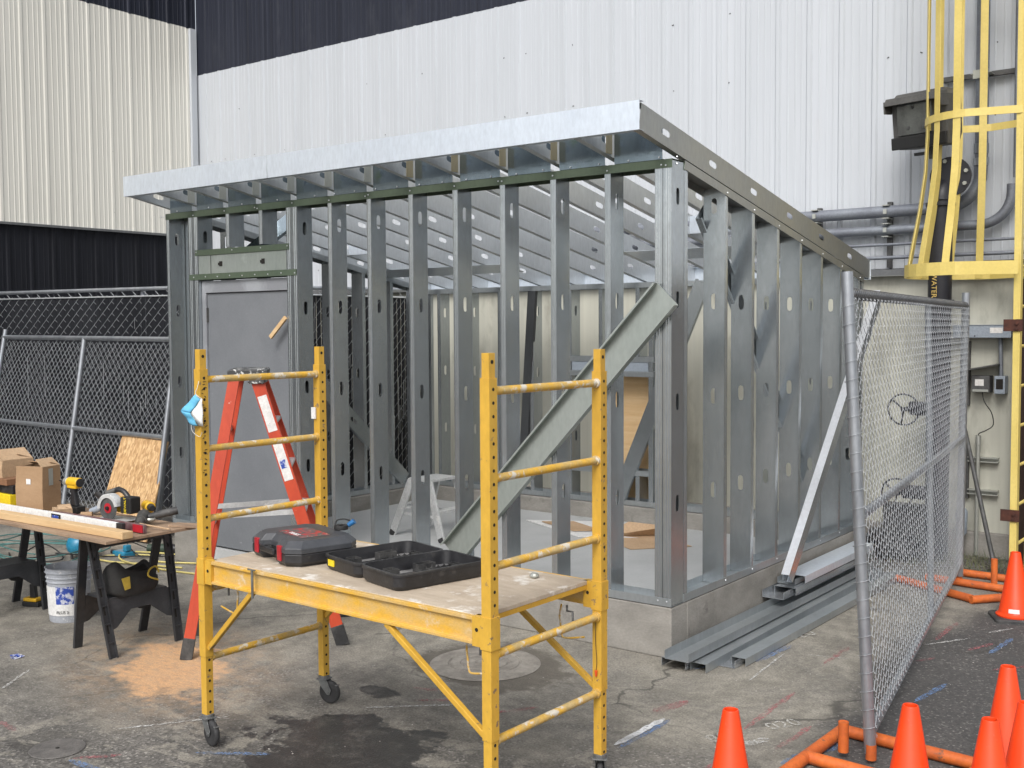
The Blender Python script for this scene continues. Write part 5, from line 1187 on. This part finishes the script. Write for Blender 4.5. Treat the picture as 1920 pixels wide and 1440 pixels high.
# ================================================================== CAGED LADDER
LX, LY0, LY1 = 1.215, 3.22, 3.72
cl = thing('caged_ladder', 'yellow fixed ladder with safety cage mounted on the warehouse wall at right', 'caged ladder', (LX, LY0, 0))
for y in (LY0, LY1): part(G().box((LX-.012, y-.036, .03), (LX+.0, y+.036, 6.5)).box((LX-.05, y-.036, .03), (LX-.012, y-.028, 6.5)), 'side_rail', 'cage', cl, bevel=.002)
z = .30
while z < 6.3:
    part(G().cyl((LX-.02, LY0-.02, z), (LX-.02, LY1+.02, z), .0125, n=10), 'rung', 'cage', cl, smooth=50); z += .305
def hoop(z, ex, h, rad=.36):
    cy = (LY0+LY1)/2; r = rad+ex; pts = []
    pts.append((LX-.005, LY0-.04-ex*.6))
    for i in range(15):
        a = math.pi*i/14; pts.append((LX-.39-ex*.2-r*math.sin(a)*1.0, cy-r*math.cos(a)))
    pts.append((LX-.005, LY1+.04+ex*.6))
    g = G(); n = len(pts)
    for i in range(n-1):
        a, b = V((*pts[i], z)), V((*pts[i+1], z)); d = (b-a).normalized(); nn = V((d.y, -d.x, 0))
    vo = []
    for k, (x, y) in enumerate(pts):
        p, q = V(pts[max(k-1, 0)]), V(pts[min(k+1, n-1)]); d = (q-p).normalized(); nn = V((-d.y, d.x))
        vo.append(((x, y), (x-nn.x*.007, y-nn.y*.007)))
    vs = []
    for (a, b) in vo: vs += [(a[0], a[1], z-h/2), (a[0], a[1], z+h/2), (b[0], b[1], z+h/2), (b[0], b[1], z-h/2)]
    fs = [(i*4+j, i*4+(j+1) % 4, (i+1)*4+(j+1) % 4, (i+1)*4+j) for i in range(n-1) for j in range(4)]+[(3, 2, 1, 0), tuple(range(n*4-4, n*4))]
    part(g.add(vs, fs), 'hoop', 'cage', cl)
    return pts
for z in (3.60, 4.72, 5.84): hoop(z, 0, .058, .40)
hoop(2.42, .12, .10, .40)
cy = (LY0+LY1)/2
for i in range(7):
    a = math.pi*(i+.35)/6.7; r0 = .392; r1 = .392+.12
    def pp(r, z, e): return V((LX-.39-e*.2-r*math.sin(a), cy-r*math.cos(a), z))
    tg = V((-math.cos(a), math.sin(a), 0)) if False else V((-math.cos(a), math.sin(a), 0))
    nrm = V((math.sin(a), math.cos(a), 0))
    path = [pp(r1, 2.38, .12), pp(.392+.09, 2.6, .09), pp(.392+.045, 2.9, .045), pp(.392+.012, 3.2, .01), pp(r0, 3.5, 0), pp(r0, 6.2, 0)]
    rad = V((-math.sin(a), -math.cos(a), 0)); tan = V((rad.y, -rad.x, 0))
    vs = []
    for p in path: vs += [p-tan*.029, p+tan*.029, p+tan*.029-rad*.006, p-tan*.029-rad*.006]
    k = len(path)
    part(G().add(vs, [(i2*4+j, i2*4+(j+1) % 4, (i2+1)*4+(j+1) % 4, (i2+1)*4+j) for i2 in range(k-1) for j in range(4)]+[(3, 2, 1, 0), tuple(range(4*k-4, 4*k))]), 'cage_bar', 'cage', cl)
for z in (.53, 1.98): 
    part(G().box((LX-.115, LY0-.048, z-.04), (LX+.02, LY0-.037, z+.05)).cyl((LX-.02, LY0-.048, z+.02), (LX-.02, LY0-.06, z+.02), .012, n=8).cyl((LX-.02, LY0-.048, z-.02), (LX-.02, LY0-.06, z-.02), .012, n=8), 'bracket', 'rust', cl)
single(G().box((1.035, 3.93, .0), (4.0, 4.05, 2.36)).box((1.03, 3.925, 0), (1.05, 3.93, 2.36)), 'steel_door_panel', 'brownsteel', 'dark brown steel panel behind the yellow ladder at the right edge', 'steel panel')

# ================================================================== PIPES AND FITTINGS ON THE WALL
def pipe(label, pts, r, m='pipedull', fit=()):
    t = thing('conduit_pipe', label, 'pipe', pts[0]); part(G().tube(pts, r, 14), 'pipe_run', m, t, smooth=60)
    for a, b, rr_ in fit: part(G().cyl(a, b, rr_, n=16), 'coupling', 'pipe', t, smooth=60)
    return t
def arcpts(c, r, a0, a1, ux, uz, n=8): return [V(c)+V(ux)*r*math.cos(R(a0+(a1-a0)*i/n))+V(uz)*r*math.sin(R(a0+(a1-a0)*i/n)) for i in range(n+1)]
yw = 4.02
pipe('thick grey pipe rising behind the cage and bending left along the white wall', [(.71, yw, 6.5), (.71, yw, 3.30)]+arcpts((.43, yw, 3.27), .28, 0, -90, X_, Z_)[1:]+[(-3.2, yw, 2.985)], .052,
     fit=(((.71, yw, 3.50), (.71, yw, 3.42), .060), ((.71, yw, 3.38), (.71, yw, 3.32), .062)))
pipe('second grey pipe bending left just below the thick pipe', [(.95, yw+.02, 3.15)]+arcpts((.70, yw+.02, 3.08), .25, 0, -90, X_, Z_)+[(-3.2, yw+.02, 2.825)], .042)
pipe('slim vertical conduit beside the thick pipe behind the cage', [(.98, yw, 6.5), (.98, yw, 3.2)], .02)
pipe('thin upper conduit under the two grey pipes on the wall', [(-3.2, yw, 2.70), (1.9, yw, 2.70)], .013)
pipe('thin lower conduit under the two grey pipes on the wall', [(-3.2, yw, 2.585), (1.9, yw, 2.585)], .016)
for x, z0, z1, lab in ((-.715, 2.55, 3.07, 'short vertical strut channel left under the wall pipes'), (-.07, 2.50, 3.08, 'vertical strut channel clamping the wall pipes right of the shed roof')):
    t = thing('strut_channel', lab, 'strut', (x, 4.08, z0)); part(G().box((x-.02, 4.085, z0), (x+.02, 4.125, z1)).box((x-.012, 4.083, z0+.02), (x+.012, 4.085, z1-.02)), 'channel', 'elecdark', t)
    for zc in (2.985, 2.825): part(G().box((x-.03, 3.965, zc-.06), (x+.03, 4.084, zc-.052)).box((x-.03, 3.965, zc+.052), (x+.03, 4.084, zc+.06)).box((x-.015, 3.955, zc-.02), (x+.015, 3.966, zc+.02)), 'pipe_clamp', 'clip', t)
t = thing('strut_channel', 'long horizontal strut on the wall high behind the cage', 'strut', (.4, 4.05, 4.08)); g = G().box((.37, 4.07, 4.06), (1.9, 4.11, 4.10)); part(g, 'channel', 'elecdark', t)
part(G().box((.63, 3.955, 4.07), (.79, 4.07, 4.075)).box((.65, 3.95, 4.03), (.77, 3.962, 4.10)), 'pipe_clamp', 'clip', t)
single(G().box((.62, 4.06, 2.50), (1.9, 4.10, 2.53)).box((.62, 4.02, 2.505), (1.9, 4.05, 2.512)), 'cable_tray', 'elecdark', 'dark perforated cable tray low behind the bottom of the cage', 'cable tray')
# floodlight
fl = thing('flood_light', 'bronze flood light box angled down on the white wall beside the cage', 'flood light', (.37, 3.72, 3.47), (R(6), 0, R(-14)))
loft(G(), [([(-.22, -.10), (.22, -.10), (.20, .14), (-.20, .14)], 0), ([(-.245, -.13), (.245, -.13), (.22, .15), (-.22, .15)], .10), ([(-.245, -.14), (.245, -.14), (.22, .15), (-.22, .15)], .40), ([(-.22, -.10), (.22, -.10), (.18, .12), (-.18, .12)], .455)]).build('housing', 'flood', fl, local=True, bevel=.01)
G().box((-.19, -.150, .11), (.19, -.1425, .37)).build('glass', 'floodlens', fl, local=True, bevel=.004)
G().prism([(-.26, 0), (.26, 0), (.245, .06), (-.245, .06)], (0, -.24, .36), X_, (0, .35, 1), (0, .11, .01)).box((-.26, -.235, .30), (-.248, -.12, .40)).box((.248, -.235, .30), (.26, -.12, .40)).build('visor', 'flood', fl, local=True, bevel=.005)
G().box((-.245, -.165, .0), (.245, -.135, .10)).build('lower_lip', 'ink', fl, local=True, bevel=.006)
G().cyl((.02, 0, -.10), (.02, 0, 0), .022, n=12).box((-.12, -.03, -.06), (.03, .03, -.035)).build('bracket', 'elecdark', fl, local=True)
G().cyl((.02, .05, -.55), (.02, .05, -.08), .018, n=10).cyl((.05, .05, -.55), (.05, .05, -.12), .008, n=8).build('mounting_pole', 'pipedull', fl, local=True)
for x, z in ((-.09, .17), (.05, .16), (.09, .30), (-.05, .33)):
    G().cyl((x, -.158, z), (x, -.150, z), .014, n=12).build('lamp_fitting', 'elecdark', fl, local=True)
# black standpipe with flange, text and handwheels
sp = thing('black_standpipe', 'black standpipe with flange and yellow lettering running down behind the fence', 'standpipe', (.45, 3.80, 0))
part(G().cyl((.45, 3.80, 0), (.45, 3.80, 3.02), .095, n=24), 'pipe_run', 'blackpipe', sp, smooth=50)
part(G().tube([V(p) for p in arcpts((.45, 3.93, 3.02), .13, 180, 90, Y_, Z_)], .095, 20), 'elbow', 'blackpipe', sp, smooth=50)
part(G().cyl((.52, 3.82, 3.22), (.52, 4.0, 3.22), .09, n=24), 'elbow', 'blackpipe', sp, smooth=50)
fg = G().cyl((.52, 3.80, 3.22), (.52, 3.83, 3.22), .165, n=32).cyl((.45, 3.80, 2.98), (.45, 3.80, 3.01), .12, n=24)
fo = part(fg, 'flange', 'blackpipe', sp, smooth=40)
g = G()
for k in range(8):
    a = k*math.pi/4+.3; g.cyl((.52+.135*math.cos(a), 3.80, 3.22+.135*math.sin(a)), (.52+.135*math.cos(a), 3.783, 3.22+.135*math.sin(a)), .017, n=6)
part(g, 'bolts', 'clip', fo)
g = G(); text(g, 'WATER', .060, (.430, 3.703, 2.318), (0, 0, -1), (1, 0, 0)); part(g, 'lettering', mat('yellow_lettering', (.70, .50, .16), .5), sp)
part(G().cyl((.45, 3.80, 2.185), (.45, 3.80, 2.20), .115, n=24), 'flange', 'blackpipe', sp, smooth=40)
for zc, xx in ((1.28, .22), (.56, .17)):
    wv = G(); pts = arcpts((xx, 3.62, zc), .13, 0, 345, X_, Z_, 24); wv.tube(pts, .008, 8, closed=True)
    for k in range(3): a = R(120*k+20); wv.cyl((xx, 3.62, zc), (xx+.13*math.cos(a), 3.62, zc+.13*math.sin(a)), .008, n=8)
    wv.cyl((xx, 3.60, zc), (xx, 3.80, zc), .02, n=12).cyl((xx, 3.80, zc), (.45, 3.80, zc), .06, n=16)
    part(wv, 'handwheel', 'blackpipe', sp, smooth=40)
# electrical trough and boxes
tr = thing('electrical_trough', 'pale grey electrical trough with a faded sticker on the cream wall', 'electrical box', (.75, 4.1, 1.88))
part(G().box((.50, 4.02, 1.88), (.965, 4.155, 1.985)), 'trough_body', 'elecgrey', tr, bevel=.004); part(G().box((.498, 4.015, 1.985), (.967, 4.155, 1.99)), 'lid', 'elecgrey', tr)
part(G().box((.80, 4.018, 1.92), (.90, 4.0195, 1.965)), 'sticker', 'sticker', tr); part(G().cyl((.68, 4.02, 1.895), (.68, 4.017, 1.895), .006, n=8), 'knockout', 'hole', tr)
mt_ = thing('meter_box', 'small grey meter box under a slanted rain hood on the cream wall', 'meter', (.75, 4.05, 1.40))
part(G().box((.655, 4.03, 1.42), (.80, 4.155, 1.56)), 'box_body', 'elecdark', mt_, bevel=.003); part(G().box((.665, 4.026, 1.425), (.79, 4.0305, 1.445)), 'base_strip', 'clip', mt_); part(G().box((.685, 4.026, 1.475), (.755, 4.0305, 1.53)), 'meter_face', 'sticker', mt_)
part(G().add([(.60, 3.98, 1.60), (.87, 3.98, 1.655), (.87, 4.155, 1.665), (.60, 4.155, 1.61)], [(0, 1, 2, 3)]).box((.60, 3.975, 1.555), (.62, 3.98, 1.602)), 'rain_hood', 'elecdark', mt_, solid=.006)
jb = thing('junction_box', 'grey switch box right of the meter box below the trough', 'junction box', (.90, 4.08, 1.42))
part(G().box((.835, 4.04, 1.41), (.92, 4.155, 1.56)), 'box_body', 'elecgrey', jb, bevel=.004); part(G().box((.85, 4.036, 1.45), (.905, 4.0405, 1.535)), 'window', 'hole', jb)
part(G().cyl((.875, 4.10, 1.56), (.865, 4.10, 1.88), .017, n=10), 'conduit', 'pipedull', jb, smooth=50)
for x, z0, z1 in ((.60, 1.30, 1.85), (.60, .50, .98)):
    t = thing('strut_channel', 'vertical strut below the trough' if z0 > 1 else 'lower vertical strut beside the thin conduit near the ground', 'strut', (x, 4.12, z0)); part(G().box((x-.018, 4.115, z0), (x+.018, 4.155, z1)), 'channel', 'elecdark', t)
for z, lab in ((.84, 'upper short horizontal strut holding the thin conduit'), (.56, 'lower short horizontal strut holding the thin conduit')):
    t = thing('strut_channel', lab, 'strut', (.73, 4.1, z)); part(G().box((.615, 4.10, z-.022), (.86, 4.155, z-.012)).box((.615, 4.10, z+.012), (.86, 4.155, z+.022)).box((.615, 4.145, z-.012), (.86, 4.155, z+.012)), 'channel', 'clip', t)
t = thing('conduit_pipe', 'thin vertical conduit with a dangling cable on the cream wall', 'pipe', (.70, 4.08, .1))
part(G().cyl((.70, 4.085, .02), (.705, 4.085, .97), .017, n=10).cyl((.705, 4.085, .97), (.705, 4.085, 1.05), .022, n=10), 'pipe_run', 'clip', t, smooth=50)
part(G().tube(bez([(.74, 4.05, 1.42), (.76, 4.04, 1.34), (.82, 4.03, 1.25), (.835, 4.03, 1.15), (.78, 4.03, 1.10), (.72, 4.05, 1.07), (.705, 4.085, 1.04)]), .0045, 6), 'cable', 'blackcord', t, smooth=60)
single(G().cyl((.60, 3.98, 1.20), (1.02, 3.42, .02), .018, n=10), 'leaning_bar', 'elecdark', 'dark bar leaning from the wall down to the weeds behind the fence', 'bar', smooth=50)
single(G().cyl((.60, 4.0, .02), (.60, 4.0, .22), .02, n=10).lathe([(.02, .18), (.045, .22), (.05, .40), (.03, .43), (0, .43)], 16, (.60, 4.0, 0)), 'ground_fitting', 'elecgrey', 'grey rounded fitting on a stub pipe at the base of the cream wall', 'pipe fitting', smooth=50)
g = G()  # coil of black tube added to deepen the dark wall foot
random.seed(8)
for k in range(5):
    cx, cy = .15+random.uniform(-.04, .04), 3.62+random.uniform(-.03, .03); rr0 = .22+random.uniform(-.03, .03)
    g.tube([(cx+rr0*math.cos(2*math.pi*i/28), cy+.6*rr0*math.sin(2*math.pi*i/28), .025+.045*k+.02*math.sin(i*.9+k)) for i in range(28)], .02, 8, closed=True)
single(g, 'dark_filler_coil', 'rubber', 'added dark coil filling the dark area at the wall foot behind the chain-link panel', 'hose', smooth=60)
# a couple of dark cabinets seen through the fence
single(G().box((-.05, 3.93, .02), (.33, 4.08, .42)), 'low_junction_box', 'elecdark', 'dark low box at the wall foot seen through the chain-link panel', 'junction box', bevel=.005)

# weeds and sticks at the wall foot
random.seed(21); g = G()
for i in range(420):
    x, y = random.uniform(.1, 1.3), random.uniform(3.45, 4.05); h = random.uniform(.03, .13); a = random.uniform(0, 6.28); dx, dy = .05*math.cos(a), .05*math.sin(a)
    g.add([(x, y, 0), (x+.004, y+.002, 0), (x+dx, y+dy, h)], [(0, 1, 2)])
tag(g.build('weeds', 'grass'), 'sparse weeds at the foot of the cream wall', 'weeds', kind='stuff')
g = G()
for i in range(260):
    x, y = random.uniform(-.1, 1.35), random.uniform(3.3, 4.05); a = random.uniform(0, 6.28); l = random.uniform(.02, .10); z = random.uniform(.002, .03)
    g.beam((x, y, z), (x+l*math.cos(a), y+l*math.sin(a), z+random.uniform(0, .02)), .004, .004)
tag(g.build('twigs', 'sticks'), 'twigs and gravel debris at the foot of the cream wall', 'debris', kind='stuff')
g = G()
random.seed(31)
for i in range(900):
    x, y = random.uniform(-6, 2.6), random.uniform(-3.4, 3.8)
    if -W < x < 0 and 0 < y < DP: continue
    s = random.uniform(.002, .006); a = random.uniform(0, 6.28)
    g.add([(x+s*math.cos(a+k*2.1)*random.uniform(.7, 1.3), y+s*math.sin(a+k*2.1), .0005) for k in range(3)]+[(x, y, s*.9)], [(0, 1, 3), (1, 2, 3), (2, 0, 3)])
tag(g.build('loose_grit', mat('grit', (.22, .20, .18), .9, 0, (.42, .40, .37), 30)), 'loose grit scattered over the yard', 'grit', kind='stuff')
g = G()
for k in range(3): g.tube([(-3.30+.03*k, -2.31+.01*k, .004), (-3.27+.03*k, -2.27, .01), (-3.25+.02*k, -2.33, .004)], .004, 5)
single(g, 'blue_tie', 'labelblue', 'scrap of blue tie on the ground at the left edge', 'litter')

# ================================================================== GROUND PAINT
def strokes(name, mt, segs, z=.004):
    g = G(); random.seed(len(segs)+int(z*1000))
    for (x0, y0, x1, y1, w) in segs:
        a, b = V((x0, y0, z)), V((x1, y1, z)); d = (b-a); L_ = d.length; d.normalize(); n_ = V((-d.y, d.x, 0)); k = max(3, int(L_/.03)); L1, L2 = [], []
        for i in range(k+1):
            t = i/k; p = a+(b-a)*t; ww = 1.35*w*(.75+.5*mnoise.noise(V((p.x*20, p.y*20, 0))))*(min(1, 6*t+.25, 6*(1-t)+.25))
            off = n_*.006*mnoise.noise(V((p.x*9, p.y*9, 3)))
            L1.append(p+n_*ww/2+off); L2.append(p-n_*ww/2+off)
        g.add(L1+L2, [(i, i+1, k+1+i+1, k+1+i) for i in range(k)])
    tag(g.build(name, mt), kind='structure')
strokes('pink_ground_markings', 'chpink', [(-2.25, -2.93, -2.06, -2.95, .035), (.845, -.80, .835, -.13, .03), (1.08, -.95, 1.10, -.57, .03), (.77, .44, .77, .86, .03), (1.155, 1.33, 1.15, 1.84, .035), (1.38, 1.22, 1.465, 1.46, .035), (1.19, .81, 1.26, .94, .03),
     (.37, -.85, .43, -.6, .07), (-1.50, -2.98, -1.36, -2.82, .03), (-.75, -1.45, -.55, -1.30, .03), (-.30, -1.35, -.15, -1.15, .03), (1.40, 2.15, 1.36, 2.55, .03), (.95, -1.55, .93, -1.25, .05), (1.6, .9, 1.75, 1.1, .03), (-.9, -1.3, -.75, -1.25, .04)])
strokes('blue_ground_markings', 'chblue', [(1.40, .09, 1.455, .49, .035), (1.50, 1.22, 1.54, 1.65, .035), (.43, .25, .465, .69, .04), (.475, -1.37, .49, -.90, .035), (-1.5, -3.0, -1.25, -2.98, .04), (-1.1, -2.6, -.8, -2.4, .03), (1.17, -1.1, 1.30, -.7, .06), (.2, -.1, .35, .3, .03)])
strokes('white_ground_markings', 'chwhite', [(-1.67, -2.64, -1.36, -2.20, .02), (-2.74, -2.66, -2.94, -2.39, .02), (1.13, 1.17, 1.32, 1.49, .022), (1.385, 1.69, 1.485, 1.89, .022), (.55, -.1, .50, .5, .015), (.6, .55, .85, .62, .012), (.90, .65, .92, 1.1, .012), (-.9, -1.7, -.5, -1.35, .02), (.95, -1.8, .9, -1.5, .06), (.93, -1.0, 1.0, -.85, .05)], z=.0055)
strokes('bright_white_ground_mark', 'chbold', [(.445, -1.36, .463, -.91, .035)], z=.0065)
g = G(); text(g, '020', .17, (.42, .93, .0045), V((.35, .94, 0)), V((-.94, .35, 0)), .0008); text(g, '020', .13, (.98, -.63, .0045), V((.5, .86, 0)), V((-.86, .5, 0)), .0008)
text(g, '80', .13, (.80, -.98, .0045), V((.45, .89, 0)), V((-.89, .45, 0)), .0008)
tag(g.build('painted_ground_numbers', 'chfaint'), kind='structure')
